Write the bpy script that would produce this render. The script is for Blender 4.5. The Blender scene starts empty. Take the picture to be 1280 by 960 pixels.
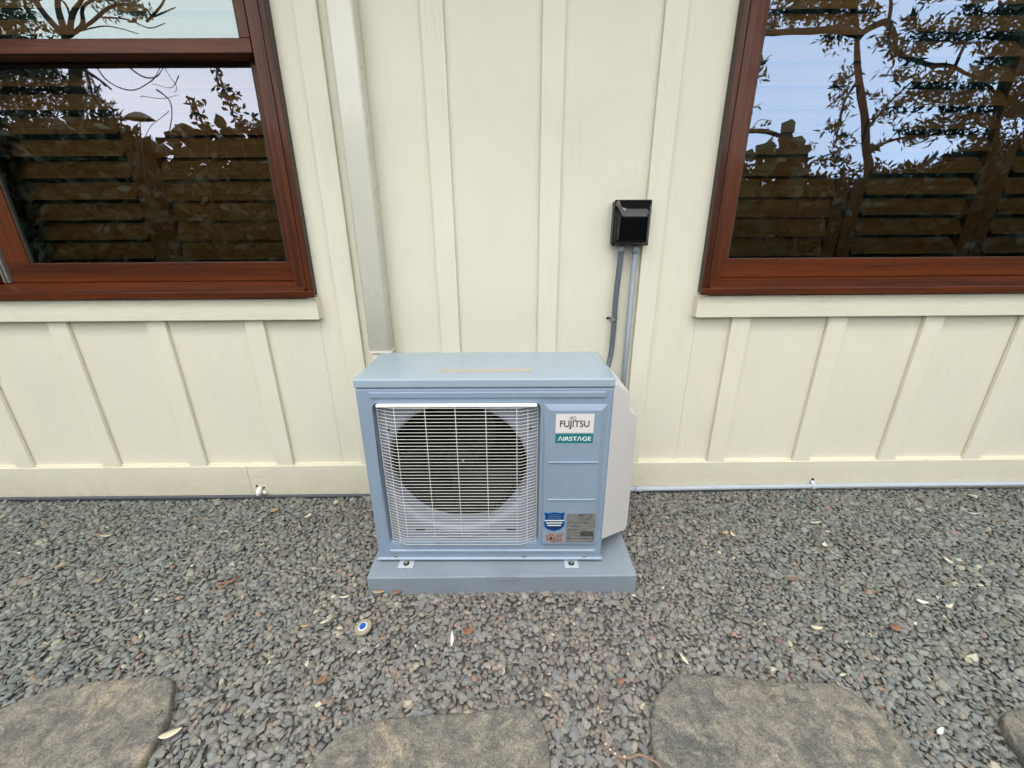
import bpy, bmesh, math, random
import numpy as np
from mathutils import Vector, Matrix

random.seed(7)
rng = np.random.default_rng(7)
R = math.radians
scn = bpy.context.scene

# ------------------------------------------------------------------ camera
CAM_R = Vector((0.99995, -0.0075, -0.0061)).normalized()
CAM_F = Vector((0.0049, 0.9386, -0.3449)).normalized()
CAM_U = CAM_R.cross(CAM_F).normalized()
cd = bpy.data.cameras.new("camera")
cam = bpy.data.objects.new("camera", cd)
scn.collection.objects.link(cam)
m3 = Matrix((CAM_R, CAM_U, -CAM_F)).transposed()
cam.matrix_world = Matrix.Translation((0, 0, 1.1858)) @ m3.to_4x4()
cd.sensor_width = 36.0
cd.lens = 522.79 / 1280 * 36.0
cd.clip_start = 0.02
cd.clip_end = 500
scn.camera = cam

# ------------------------------------------------------------------ sky and sun
SUN_EL, SUN_AZ = R(64), R(196)      # azimuth clockwise from +Y (north): behind the camera, a little left
w = bpy.data.worlds.new("World")
scn.world = w
w.use_nodes = True
nt = w.node_tree
nt.nodes.clear()
out = nt.nodes.new('ShaderNodeOutputWorld')
bg = nt.nodes.new('ShaderNodeBackground')
sky = nt.nodes.new('ShaderNodeTexSky')
sky.sky_type = 'NISHITA'
sky.sun_disc = False
sky.sun_elevation = SUN_EL
sky.sun_rotation = SUN_AZ
sky.dust_density = 3.0
sky.air_density = 1.2
hs = nt.nodes.new('ShaderNodeHueSaturation')     # thin overcast: the blue is mostly veiled
hs.inputs['Saturation'].default_value = 0.42
mx = nt.nodes.new('ShaderNodeMix'); mx.data_type = 'RGBA'
tc = nt.nodes.new('ShaderNodeTexCoord')
cn = nt.nodes.new('ShaderNodeTexNoise'); cn.inputs['Scale'].default_value = 1.6; cn.inputs['Detail'].default_value = 6
cr = nt.nodes.new('ShaderNodeMapRange')
cr.inputs['From Min'].default_value = 0.3; cr.inputs['From Max'].default_value = 0.75
cr.inputs['To Min'].default_value = 0.62; cr.inputs['To Max'].default_value = 0.88
# cloud veil in the sky texture's own units; thin high cloud is brightest low down where one looks through more of it
sp_ = nt.nodes.new('ShaderNodeSeparateXYZ'); nt.links.new(tc.outputs['Generated'], sp_.inputs[0])
vr = nt.nodes.new('ShaderNodeValToRGB')
vr.color_ramp.elements[0].position = 0.0; vr.color_ramp.elements[0].color = (1, .99, 1.0, 1)
vr.color_ramp.elements[1].position = .9; vr.color_ramp.elements[1].color = (.56, .56, .55, 1)
nt.links.new(sp_.outputs['Z'], vr.inputs['Fac'])
vs_ = nt.nodes.new('ShaderNodeVectorMath'); vs_.operation = 'SCALE'; vs_.inputs['Scale'].default_value = 27.0
nt.links.new(vr.outputs['Color'], vs_.inputs[0])
nt.links.new(vs_.outputs[0], mx.inputs['B'])
nt.links.new(tc.outputs['Generated'], cn.inputs['Vector'])
nt.links.new(cn.outputs['Fac'], cr.inputs['Value'])
nt.links.new(cr.outputs['Result'], mx.inputs['Factor'])
nt.links.new(sky.outputs['Color'], hs.inputs['Color'])
nt.links.new(hs.outputs['Color'], mx.inputs['A'])
nt.links.new(mx.outputs['Result'], bg.inputs['Color'])
bg.inputs['Strength'].default_value = 0.15
nt.links.new(bg.outputs['Background'], out.inputs['Surface'])

sl = bpy.data.lights.new("sun", 'SUN')
sl.energy = 1.3
sl.angle = R(35)
sl.color = (1.0, 0.98, 0.94)
sun = bpy.data.objects.new("sun", sl)
scn.collection.objects.link(sun)
sd = Vector((math.sin(SUN_AZ) * math.cos(SUN_EL), math.cos(SUN_AZ) * math.cos(SUN_EL), math.sin(SUN_EL)))
sun.rotation_euler = sd.to_track_quat('Z', 'Y').to_euler()
sun.location = sd * 20

scn.view_settings.view_transform = 'Standard'
scn.view_settings.look = 'None'
scn.view_settings.exposure = 0.28
scn.view_settings.gamma = 1.0
scn.cycles.max_bounces = 8
scn.cycles.transparent_max_bounces = 12
scn.cycles.use_denoising = True

# ------------------------------------------------------------------ constants (metres)
D = 1.7233            # face of the battens
DP = D + 0.018        # face of the siding panels
BW = 0.0774           # batten width
SP = 0.4064           # batten spacing
X0 = 0.1572
ZBT = 0.1535          # top of baseboard
Z_TOP = 2.60

# ------------------------------------------------------------------ helpers: objects
ORG = {}

def tag(o, label=None, cat=None, group=None, kind=None):
    if label: o['label'] = label
    if cat: o['category'] = cat
    if group: o['group'] = group
    if kind: o['kind'] = kind
    return o

def empty(name, loc, label=None, cat=None, group=None, kind=None):
    o = bpy.data.objects.new(name, None)
    o.empty_display_size = 0.05
    o.location = loc
    scn.collection.objects.link(o)
    ORG[o.name] = Vector(loc)
    return tag(o, label, cat, group, kind)

def link(name, me, parent=None, loc=(0, 0, 0)):
    o = bpy.data.objects.new(name, me)
    scn.collection.objects.link(o)
    loc = Vector(loc)
    ORG[o.name] = loc.copy()
    if parent:
        o.parent = parent
        o.location = loc - ORG[parent.name]
    else:
        o.location = loc
    return o

class MB:
    def __init__(s): s.v = []; s.f = []
    def add(s, vs, fs):
        b = len(s.v)
        s.v += [tuple(v) for v in vs]
        s.f += [tuple(i + b for i in f) for f in fs]
        return s
    def box(s, x0, x1, y0, y1, z0, z1):
        vs = [(x, y, z) for x in (x0, x1) for y in (y0, y1) for z in (z0, z1)]
        return s.add(vs, [(0, 1, 3, 2), (4, 6, 7, 5), (0, 4, 5, 1), (2, 3, 7, 6), (0, 2, 6, 4), (1, 5, 7, 3)])
    def prism(s, poly, a, b):
        """poly = 3D points of the near face, extruded by vector b-a"""
        n = len(poly); off = Vector(b) - Vector(a)
        vs = [Vector(p) for p in poly] + [Vector(p) + off for p in poly]
        fs = [tuple(range(n)), tuple(range(2 * n - 1, n - 1, -1))]
        fs += [(i, i + n, (i + 1) % n + n, (i + 1) % n) for i in range(n)]
        return s.add(vs, fs)
    def tube(s, path, r, seg=10, cap=True):
        path = [Vector(p) for p in path]
        n = len(path)
        rs = r if isinstance(r, (list, tuple)) else [r] * n
        up = None; vs = []
        for i, p in enumerate(path):
            t = (path[min(i + 1, n - 1)] - path[max(i - 1, 0)]).normalized()
            if up is None:
                up = Vector((0, 0, 1)) if abs(t.z) < .9 else Vector((1, 0, 0))
            a = t.cross(up).normalized(); b = a.cross(t).normalized(); up = b
            for k in range(seg):
                an = 2 * math.pi * k / seg
                vs.append(p + (a * math.cos(an) + b * math.sin(an)) * rs[i])
        fs = []
        for i in range(n - 1):
            for k in range(seg):
                k2 = (k + 1) % seg
                fs.append((i * seg + k, i * seg + k2, (i + 1) * seg + k2, (i + 1) * seg + k))
        if cap:
            fs.append(tuple(range(seg - 1, -1, -1)))
            fs.append(tuple((n - 1) * seg + k for k in range(seg)))
        return s.add(vs, fs)
    def build(s, name, mat, parent=None, bevel=0, smooth=False, tf=None, fix=True, origin=None):
        vs = s.v
        if tf: vs = [tf(v) for v in vs]
        a = np.array([tuple(v) for v in vs], float)
        c = (a.min(0) + a.max(0)) / 2
        if origin is not None: c = np.array(origin, float)
        a = a - c
        me = bpy.data.meshes.new(name)
        me.from_pydata([tuple(v) for v in a], [], s.f)
        if fix:
            bm = bmesh.new(); bm.from_mesh(me)
            bmesh.ops.recalc_face_normals(bm, faces=bm.faces)
            bm.to_mesh(me); bm.free()
        if mat: me.materials.append(mat)
        o = link(name, me, parent, c)
        if bevel:
            b = o.modifiers.new('bevel', 'BEVEL')
            b.width = bevel; b.segments = 2; b.limit_method = 'ANGLE'; b.angle_limit = R(35)
        if smooth:
            for p in me.polygons: p.use_smooth = True
        return o

# ------------------------------------------------------------------ helpers: materials
def lin(r, g, b):
    f = lambda c: (c / 255 / 12.92) if c / 255 <= .04045 else ((c / 255 + .055) / 1.055) ** 2.4
    return (f(r), f(g), f(b), 1)

def new_mat(name, col, rough=.5, spec=.5, metal=0.0, coat=0.0):
    m = bpy.data.materials.new(name); m.use_nodes = True
    p = m.node_tree.nodes['Principled BSDF']
    p.inputs['Base Color'].default_value = col if len(col) == 4 else (*col, 1)
    p.inputs['Roughness'].default_value = rough
    p.inputs['Specular IOR Level'].default_value = spec
    p.inputs['Metallic'].default_value = metal
    p.inputs['Coat Weight'].default_value = coat
    p.inputs['Coat Roughness'].default_value = .08
    return m

def N(m, t, **kw):
    n = m.node_tree.nodes.new(t)
    for k, v in kw.items():
        if k in n.inputs: n.inputs[k].default_value = v
        else: setattr(n, k, v)
    return n
def L(m, a, b): m.node_tree.links.new(a, b)
def P(m): return m.node_tree.nodes['Principled BSDF']

def coords(m, scale=(1, 1, 1), kind='Object', world=False):
    if world:
        g = N(m, 'ShaderNodeNewGeometry'); src = g.outputs['Position']
    else:
        g = N(m, 'ShaderNodeTexCoord'); src = g.outputs[kind]
    mp = N(m, 'ShaderNodeMapping'); mp.inputs['Scale'].default_value = scale
    L(m, src, mp.inputs['Vector'])
    return mp.outputs['Vector']

def noise(m, vec, scale, detail=4, rough=.55, dist=0):
    n = N(m, 'ShaderNodeTexNoise')
    n.inputs['Scale'].default_value = scale; n.inputs['Detail'].default_value = detail
    n.inputs['Roughness'].default_value = rough; n.inputs['Distortion'].default_value = dist
    L(m, vec, n.inputs['Vector'])
    return n.outputs['Fac']

def ramp(m, fac, stops):
    r = N(m, 'ShaderNodeValToRGB')
    e = r.color_ramp.elements
    while len(e) > 1: e.remove(e[-1])
    e[0].position = stops[0][0]; e[0].color = stops[0][1]
    for p, c in stops[1:]:
        x = e.new(p); x.color = c
    L(m, fac, r.inputs['Fac'])
    return r.outputs['Color']

def mix(m, fac, a, b, mode='MIX'):
    n = N(m, 'ShaderNodeMix'); n.data_type = 'RGBA'; n.blend_type = mode
    for s, k in ((fac, 'Factor'), (a, 'A'), (b, 'B')):
        if isinstance(s, (float, int)): n.inputs[k].default_value = s
        elif isinstance(s, tuple): n.inputs[k].default_value = s
        else: L(m, s, n.inputs[k])
    return n.outputs['Result']

def bump(m, h, strength=.3, dist=.001, prev=None):
    b = N(m, 'ShaderNodeBump'); b.inputs['Strength'].default_value = strength
    b.inputs['Distance'].default_value = dist
    L(m, h, b.inputs['Height'])
    if prev is not None: L(m, prev, b.inputs['Normal'])
    return b.outputs['Normal']

def math_(m, op, a, b=None):
    n = N(m, 'ShaderNodeMath'); n.operation = op
    for i, s in enumerate((a, b)):
        if s is None: continue
        if isinstance(s, (float, int)): n.inputs[i].default_value = s
        else: L(m, s, n.inputs[i])
    return n.outputs[0]

def g4(v): return (v, v, v, 1)

# painted wood-grain siding --------------------------------------------------
def siding_mat(name, col, axis, strength):
    m = new_mat(name, col, .55, .35)
    sc = {'z': (1, 1, .045), 'x': (.06, 1, 1)}[axis]
    v = coords(m, sc, world=True)
    n1 = noise(m, v, 130, 5, .6, 1.2)
    v2 = coords(m, {'z': (1, 1, .12), 'x': (.14, 1, 1)}[axis], world=True)
    n2 = noise(m, v2, 45, 3, .5, 2.5)
    n2 = math_(m, 'PINGPONG', math_(m, 'MULTIPLY', n2, 6.0), .5)
    v3 = coords(m, (1, 1, 1), world=True)
    n3 = noise(m, v3, 420, 2)
    n4 = noise(m, v3, 2.2, 3)
    h = math_(m, 'ADD', math_(m, 'MULTIPLY', n1, 1.0), math_(m, 'MULTIPLY', n2, .8))
    h = math_(m, 'ADD', h, math_(m, 'MULTIPLY', n3, .35))
    msk = ramp(m, noise(m, v3, 5, 3), [(.35, g4(.35)), (.7, g4(1))])
    h = math_(m, 'MULTIPLY', h, msk)
    L(m, bump(m, h, strength, .0016), P(m).inputs['Normal'])
    c = mix(m, ramp(m, n4, [(.3, g4(0)), (.75, g4(1))]), tuple(x * .955 for x in col[:3]) + (1,), col)
    dk = ramp(m, n1, [(.25, g4(.965)), (.5, g4(1))])
    c = mix(m, 1.0, c, dk, 'MULTIPLY')
    # rain splash dirt close to the ground
    g = N(m, 'ShaderNodeNewGeometry'); s = N(m, 'ShaderNodeSeparateXYZ'); L(m, g.outputs['Position'], s.inputs[0])
    lo = N(m, 'ShaderNodeMapRange'); L(m, s.outputs['Z'], lo.inputs['Value'])
    lo.inputs['From Min'].default_value = 0.0; lo.inputs['From Max'].default_value = .16
    lo.inputs['To Min'].default_value = .55; lo.inputs['To Max'].default_value = 0
    d = math_(m, 'MULTIPLY', lo.outputs[0], noise(m, v3, 30, 5))
    c = mix(m, d, c, lin(168, 156, 128))
    L(m, c, P(m).inputs['Base Color'])
    return m

CREAM = lin(227, 224, 206)
M = {}
M['panel'] = siding_mat('painted siding panel', CREAM, 'z', .65)
M['batten'] = siding_mat('painted batten', lin(229, 226, 208), 'z', .8)
M['board'] = siding_mat('painted trim board', lin(226, 223, 203), 'x', 1.0)
M['caulk'] = new_mat('painted caulk', lin(226, 219, 196), .6)
L(M['caulk'], bump(M['caulk'], noise(M['caulk'], coords(M['caulk'], world=True), 90, 3), .9, .004), P(M['caulk']).inputs['Normal'])
M['soffit'] = new_mat('painted soffit', lin(220, 216, 200), .6)

# varnished mahogany --------------------------------------------------------
def wood_mat(name, c0, c1, axis, coat=.12, rough=.4):
    m = new_mat(name, c0, rough, .25, 0, coat)
    sc = {'x': (.035, 1, 1), 'z': (1, 1, .035)}[axis]
    v = coords(m, sc, world=True)
    n = noise(m, v, 60, 6, .65, .8)
    nb = noise(m, v, 14, 3, .5, .5)
    f = math_(m, 'ADD', math_(m, 'MULTIPLY', n, .6), math_(m, 'MULTIPLY', nb, .5))
    L(m, ramp(m, f, [(.38, c0), (.52, tuple((a + b) / 2 for a, b in zip(c0, c1))), (.68, c1)]), P(m).inputs['Base Color'])
    L(m, bump(m, n, .25, .0006), P(m).inputs['Normal'])
    L(m, ramp(m, n, [(.3, g4(rough + .15)), (.7, g4(rough - .1))]), P(m).inputs['Roughness'])
    return m
M['wood_x'] = wood_mat('varnished wood horizontal', lin(46, 18, 6), lin(104, 50, 20), 'x')
M['wood_z'] = wood_mat('varnished wood vertical', lin(44, 18, 7), lin(100, 50, 23), 'z')
M['edge'] = new_mat('weathered casing edge', lin(70, 60, 52), .7)
M['louvre'] = wood_mat('shutter louvre wood', lin(186, 134, 78), lin(224, 176, 110), 'x', .2, .4)
M['stile'] = wood_mat('shutter stile wood', lin(160, 110, 64), lin(196, 146, 90), 'z', .2, .4)
M['gasket'] = new_mat('window gasket', lin(58, 62, 52), .6)
M['alu'] = new_mat('aluminium track', lin(165, 165, 158), .35, .5, .6)
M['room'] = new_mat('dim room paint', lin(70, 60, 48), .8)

# window glass: a coated pane, reflection by Fresnel, faintly wavy -------------
def glass_mat(name, ior, tint):
    m = bpy.data.materials.new(name); m.use_nodes = True
    ns = m.node_tree; ns.nodes.clear()
    o = N(m, 'ShaderNodeOutputMaterial')
    tr = N(m, 'ShaderNodeBsdfTransparent'); tr.inputs['Color'].default_value = (.92, .92, .86, 1)
    gl = N(m, 'ShaderNodeBsdfGlossy'); gl.inputs['Roughness'].default_value = .0
    gl.inputs['Color'].default_value = tint
    fr = N(m, 'ShaderNodeFresnel'); fr.inputs['IOR'].default_value = ior
    ms = N(m, 'ShaderNodeMixShader')
    v = coords(m, (1, 1, 1), world=True)
    nrm = bump(m, noise(m, v, 3.0, 2), .12, .006)
    L(m, nrm, gl.inputs['Normal'])
    L(m, fr.outputs[0], ms.inputs[0]); L(m, tr.outputs[0], ms.inputs[1]); L(m, gl.outputs[0], ms.inputs[2])
    L(m, ms.outputs[0], o.inputs['Surface'])
    return m
M['glass'] = glass_mat('window glass lilac coat', 3.0, (.74, .79, .93, 1))
M['glass_r'] = glass_mat('window glass blue coat', 3.0, (.48, .66, .93, 1))
M['glass_up'] = glass_mat('window glass upper sash', 2.9, (.66, .82, .84, 1))

# powder coat of the unit ------------------------------------------------------
def paint_mat(name, col, rough=.38, var=.04, bs=.12, coat=0.0, dusty=.18):
    m = new_mat(name, col, rough, .5, 0, coat)
    v = coords(m, (1, 1, 1), world=True)
    n = noise(m, v, 6, 4)
    c = mix(m, ramp(m, n, [(.3, g4(0)), (.7, g4(1))]), tuple(x * (1 - var) for x in col[:3]) + (1,), tuple(min(1, x * (1 + var)) for x in col[:3]) + (1,))
    dust = ramp(m, noise(m, v, 60, 6, .7), [(.52, g4(0)), (.8, g4(dusty))])
    c = mix(m, dust, c, lin(190, 188, 180))
    L(m, c, P(m).inputs['Base Color'])
    n2 = noise(m, v, 900, 2)
    L(m, bump(m, n2, bs, .0004), P(m).inputs['Normal'])
    L(m, ramp(m, n, [(.3, g4(rough + .08)), (.7, g4(rough - .05))]), P(m).inputs['Roughness'])
    return m
UNIT = lin(131, 149, 169)
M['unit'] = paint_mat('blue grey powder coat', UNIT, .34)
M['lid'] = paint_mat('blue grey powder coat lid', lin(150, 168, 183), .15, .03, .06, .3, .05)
M['cover'] = paint_mat('pale plastic valve cover', lin(208, 206, 206), .45)
M['pad'] = paint_mat('blue grey plastic pad', lin(127, 138, 149), .45, .09, .2)
M['shroud'] = paint_mat('lilac grey shroud', lin(138, 144, 160), .4)
M['wire'] = new_mat('white coated wire', lin(214, 214, 208), .35)
M['rim'] = new_mat('white grille rim', lin(240, 242, 240), .3)
M['cavity'] = new_mat('dark cavity', (.012, .012, .014, 1), .7)
M['fan'] = new_mat('dark grey fan plastic', (.010, .010, .011, 1), .6, .2)
M['fin'] = new_mat('dark coil fins', (.01, .01, .011, 1), .7, .2)
M['steel'] = new_mat('galvanised bracket', lin(196, 206, 214), .4, .5, .3)
M['bolt'] = new_mat('bolt steel', lin(170, 168, 160), .35, .5, .8)
M['washer'] = new_mat('black rubber washer', (.015, .015, .016, 1), .6)
M['black'] = new_mat('glossy black plastic', (.004, .004, .005, 1), .09, .5)
M['blackside'] = new_mat('matt black plastic', (.03, .03, .032, 1), .5)
M['flex'] = paint_mat('dark grey flexible conduit', lin(92, 100, 110), .45)
M['pvc'] = paint_mat('grey pvc conduit', lin(142, 152, 160), .4)
M['pvcpale'] = paint_mat('pale grey drain pipe', lin(176, 186, 196), .4)
M['spout'] = paint_mat('painted downpipe', lin(213, 213, 199), .28, .03, .05, .2, .03)
M['white'] = new_mat('white paint', lin(232, 230, 220), .5)
M['flash'] = paint_mat('grey foundation strip', lin(98, 104, 112), .5)
M['ink'] = new_mat('black ink', (.02, .018, .018, 1), .5)
M['logo'] = new_mat('pale grey badge', lin(214, 212, 210), .35)
M['teal'] = new_mat('teal badge', lin(16, 112, 116), .35)
M['badgewhite'] = new_mat('white print', lin(225, 235, 235), .4)
M['shield'] = new_mat('dark blue shield sticker', lin(18, 48, 92), .35)
M['shieldrim'] = new_mat('light blue sticker rim', lin(70, 140, 200), .35)

def smallprint(name, base, ink, sx, sz, thr=.5):
    m = new_mat(name, base, .35)
    v = coords(m, (sx, sx, sz), world=True)
    f = noise(m, v, 1, 2, .5)
    v2 = coords(m, (1, 1, 1), world=True)
    f2 = noise(m, v2, 55, 2)
    c = ramp(m, math_(m, 'ADD', f, math_(m, 'MULTIPLY', f2, .25)), [(thr + .08, base), (thr + .2, ink)])
    L(m, c, P(m).inputs['Base Color'])
    return m
M['plate'] = smallprint('metallic rating plate', lin(132, 132, 128), lin(80, 80, 80), 260, 420)
M['flame'] = smallprint('refrigerant sticker', lin(170, 152, 146), lin(95, 80, 78), 300, 300)
M['topprint'] = smallprint('gold small print', lin(168, 182, 192), lin(172, 158, 130), 420, 420, .44)
M['red'] = new_mat('red print', lin(170, 70, 50), .4)

# stones ------------------------------------------------------------------------
def stone_mat(name):
    m = new_mat(name, (.15, .15, .15, 1), .8, .3)
    at = N(m, 'ShaderNodeAttribute'); at.attribute_name = 'tint'
    v = coords(m, (1, 1, 1), world=True)
    n = noise(m, v, 220, 5, .7)
    n2 = noise(m, v, 700, 3, .7)
    c = mix(m, 1.0, at.outputs['Color'], ramp(m, n, [(.25, g4(.62)), (.5, g4(1.0)), (.8, g4(1.45))]), 'MULTIPLY')
    c = mix(m, ramp(m, n2, [(.6, g4(0)), (.8, g4(.35))]), c, lin(150, 147, 138))
    L(m, c, P(m).inputs['Base Color'])
    L(m, bump(m, math_(m, 'ADD', n, math_(m, 'MULTIPLY', n2, .5)), .5, .002), P(m).inputs['Normal'])
    return m
M['stone'] = stone_mat('crushed gravel')
def one_stone(name, col):
    m = new_mat(name, col, .8, .3)
    v = coords(m, (1, 1, 1), world=True)
    n = noise(m, v, 200, 5, .7)
    L(m, mix(m, 1.0, col, ramp(m, n, [(.25, g4(.65)), (.5, g4(1.0)), (.8, g4(1.4))]), 'MULTIPLY'), P(m).inputs['Base Color'])
    L(m, bump(m, n, .5, .002), P(m).inputs['Normal'])
    return m
STONES = [lin(124, 126, 125), lin(132, 130, 126), lin(132, 128, 122), lin(122, 121, 118), lin(127, 128, 122), lin(140, 136, 130), lin(120, 122, 123), lin(134, 127, 119)]
RARE = [lin(146, 122, 108), lin(158, 152, 138), lin(138, 120, 112), lin(186, 178, 160)]

def ground_mat():
    m = new_mat('grit under gravel', (.05, .05, .05, 1), .95, .1)
    v = coords(m, (1, 1, 1), world=True)
    L(m, ramp(m, noise(m, v, 120, 6, .7), [(.3, (.08, .08, .078, 1)), (.6, (.15, .148, .142, 1)), (.8, (.21, .2, .19, 1))]), P(m).inputs['Base Color'])
    L(m, bump(m, noise(m, v, 90, 5), 1, .01), P(m).inputs['Normal'])
    return m
M['ground'] = ground_mat()

def flag_mat():
    m = new_mat('weathered flagstone', (.2, .18, .15, 1), .85, .25)
    v = coords(m, (1, 1, 1), world=True)
    big = noise(m, v, 5.5, 5, .6, .6)
    mid = noise(m, v, 26, 6, .7, .8)
    fin = noise(m, v, 210, 6, .8)
    c = ramp(m, big, [(.30, lin(86, 88, 86)), (.43, lin(108, 107, 101)), (.50, lin(124, 119, 109)), (.56, lin(102, 101, 97)), (.66, lin(148, 138, 120))])
    c = mix(m, ramp(m, mid, [(.50, g4(0)), (.66, g4(.75))]), c, lin(152, 146, 133))
    c = mix(m, ramp(m, mid, [(.34, g4(.85)), (.47, g4(0))]), c, lin(88, 89, 86))
    c = mix(m, 1.0, c, ramp(m, fin, [(.34, g4(.42)), (.5, g4(1)), (.68, g4(1.6))]), 'MULTIPLY')
    L(m, c, P(m).inputs['Base Color'])
    h = math_(m, 'ADD', math_(m, 'MULTIPLY', mid, 1.0), math_(m, 'MULTIPLY', fin, .35))
    L(m, bump(m, h, .75, .006), P(m).inputs['Normal'])
    return m
M['flag'] = flag_mat()

def leaf_mat(name, c0, c1):
    m = new_mat(name, c0, .5, .4)
    at = N(m, 'ShaderNodeNewGeometry')
    L(m, ramp(m, at.outputs['Random Per Island'], [(0, c0), (1, c1)]), P(m).inputs['Base Color'])
    return m
M['leaf_dark'] = leaf_mat('dark leathery leaves', (.026, .045, .020, 1), (.065, .095, .045, 1))
M['leaf_mid'] = leaf_mat('grey green leaves', (.02, .03, .012, 1), (.055, .07, .03, 1))
M['bark'] = new_mat('grey brown bark', (.06, .045, .035, 1), .9)
M['lawn'] = new_mat('garden ground', (.05, .06, .03, 1), .95)
M['dryred'] = new_mat('rust dry leaf', lin(134, 98, 78), .7)
M['dryyellow'] = new_mat('straw dry leaf', lin(168, 146, 110), .7)
M['drypale'] = new_mat('pale dry leaf', lin(204, 196, 172), .6)
M['twig'] = new_mat('pink brown twig', lin(136, 110, 94), .7)
M['bead'] = new_mat('pale twig node', lin(220, 210, 190), .7)
M['marker'] = new_mat('weathered plastic disc', lin(150, 140, 122), .7)
M['blue'] = new_mat('blue plastic', lin(28, 88, 170), .4)

# ================================================================== GROUND
def gz(x, y):
    """surface level of the gravel"""
    t = min(max((y - 1.1) / .62, 0), 1.0)
    side = min(max((x + .9) / 1.8, 0), 1)
    heap = .009 * math.exp(-((y - 1.085) / .03) ** 2) if -.56 < x < .50 else 0
    return heap + t * (-.020 + .022 * side) + .004 * math.sin(x * 3.1 + y * 2.3) + .003 * math.sin(x * 7.7 - y * 5.1)

gm = MB()
nx, ny = 60, 40
xs = [-30 + 60 * i / nx for i in range(nx + 1)]
xs = sorted(set(list(np.linspace(-5, 5, 51).round(4)) + [-60, -30, -15, -8, 8, 15, 30, 60]))
ys = sorted(set(list(np.linspace(-1.2, 1.9, 32).round(4)) + [-60, -30, -15, -6, -3, -2, 2.4, 8, 20, 60]))
vs = [(x, y, gz(x, y) - .0125 if -3 < y < 2 else -.02) for x in xs for y in ys]
gm.add(vs, [(i * len(ys) + j, (i + 1) * len(ys) + j, (i + 1) * len(ys) + j + 1, i * len(ys) + j + 1) for i in range(len(xs) - 1) for j in range(len(ys) - 1)])
ground = gm.build('ground', M['ground'], smooth=True, origin=(0, 0, 0))
tag(ground, kind='structure')
lw = MB().add([(-60, -60, -.012), (60, -60, -.012), (60, -2.6, -.012), (-60, -2.6, -.012)], [(0, 1, 2, 3)]).build('lawn', M['lawn'], origin=(0, 0, -.012))
tag(lw, kind='structure')

# ================================================================== FLAGSTONES
FLAGS = [
 ([(-1.42, .70), (-1.3374, .745), (-1.2645, .7952), (-1.19, .812), (-1.0947, .8193), (-1.02, .829), (-.968, .829), (-.935, .812), (-.922, .785), (-.888, .735), (-.878, .69), (-.87, .64), (-.872, .56), (-.93, .46), (-1.05, .40), (-1.22, .38), (-1.38, .44), (-1.46, .56)],
  'brown flagstone at the left edge with diagonal scratches and a square right corner'),
 ([(-.50, .585), (-.462, .64), (-.425, .69), (-.34, .707), (-.2474, .7173), (-.16, .722), (-.0841, .725), (-.01, .734), (.05, .728), (.078, .70), (.088, .65), (.09, .58), (.085, .50), (.05, .42), (-.06, .36), (-.22, .34), (-.38, .37), (-.49, .45), (-.52, .53)],
  'grey and tan mottled flagstone in the middle, in front of the heat pump'),
 ([(.322, .57), (.334, .63), (.345, .70), (.38, .755), (.43, .80), (.48, .818), (.58, .811), (.70, .792), (.80, .79), (.885, .785), (.925, .755), (.95, .70), (.962, .64), (.955, .56), (.93, .47), (.84, .40), (.7, .36), (.54, .35), (.41, .39), (.34, .47)],
  'large rounded flagstone with small pits, right of the pink brown twig'),
 ([(1.205, .63), (1.225, .68), (1.262, .712), (1.33, .720), (1.42, .72), (1.5, .69), (1.54, .62), (1.52, .52), (1.44, .45), (1.32, .43), (1.22, .48), (1.18, .56)],
  'small brown flagstone corner at the right edge of the gravel'),
]
def smooth_poly(p, it=2):
    for _ in range(it):
        q = []
        for i in range(len(p)):
            a, b = p[i], p[(i + 1) % len(p)]
            q += [(a[0] * .75 + b[0] * .25, a[1] * .75 + b[1] * .25), (a[0] * .25 + b[0] * .75, a[1] * .25 + b[1] * .75)]
        p = q
    return p
from mathutils import noise as mn
for poly, lab in FLAGS:
    out_ = smooth_poly(poly, 2)
    cx = sum(p[0] for p in out_) / len(out_); cy = sum(p[1] for p in out_) / len(out_)
    n = len(out_)
    # wobble the outline a little
    ol = []
    for (x, y) in out_:
        d = 1 + .016 * mn.noise(Vector((x * 14, y * 14, 3))) + .01 * mn.noise(Vector((x * 45, y * 45, 9)))
        ol.append((cx + (x - cx) * d, cy + (y - cy) * d))
    rings = []
    prof = [(1.004, -.03), (1.0, .006), (.993, .0155), (.980, .0200), (.955, .0215)] + [(t, .022) for t in np.linspace(.88, .04, 22)]
    vs = []
    for s, z in prof:
        for (x, y) in ol:
            X = cx + (x - cx) * s; Y = cy + (y - cy) * s
            a = .003 * mn.fractal(Vector((X * 9, Y * 9, 1.3)), 1.0, 2.0, 4) + .0018 * mn.noise(Vector((X * 60, Y * 60, 5)))
            ridge = abs(mn.noise(Vector((X * 7 + 3, Y * 7, 8)))); a -= .004 * max(0, .09 - ridge) / .09
            vs.append((X, Y, z + (a if z > 0.01 else a * .5)))
    fs = []
    for k in range(len(prof) - 1):
        for i in range(n):
            j = (i + 1) % n
            fs.append((k * n + i, k * n + j, (k + 1) * n + j, (k + 1) * n + i))
    fs.append(tuple((len(prof) - 1) * n + i for i in range(n)))
    o = MB().add(vs, fs).build('flagstone', M['flag'], smooth=True)
    tag(o, lab, 'flagstone', 'flagstones set in the gravel')

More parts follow.
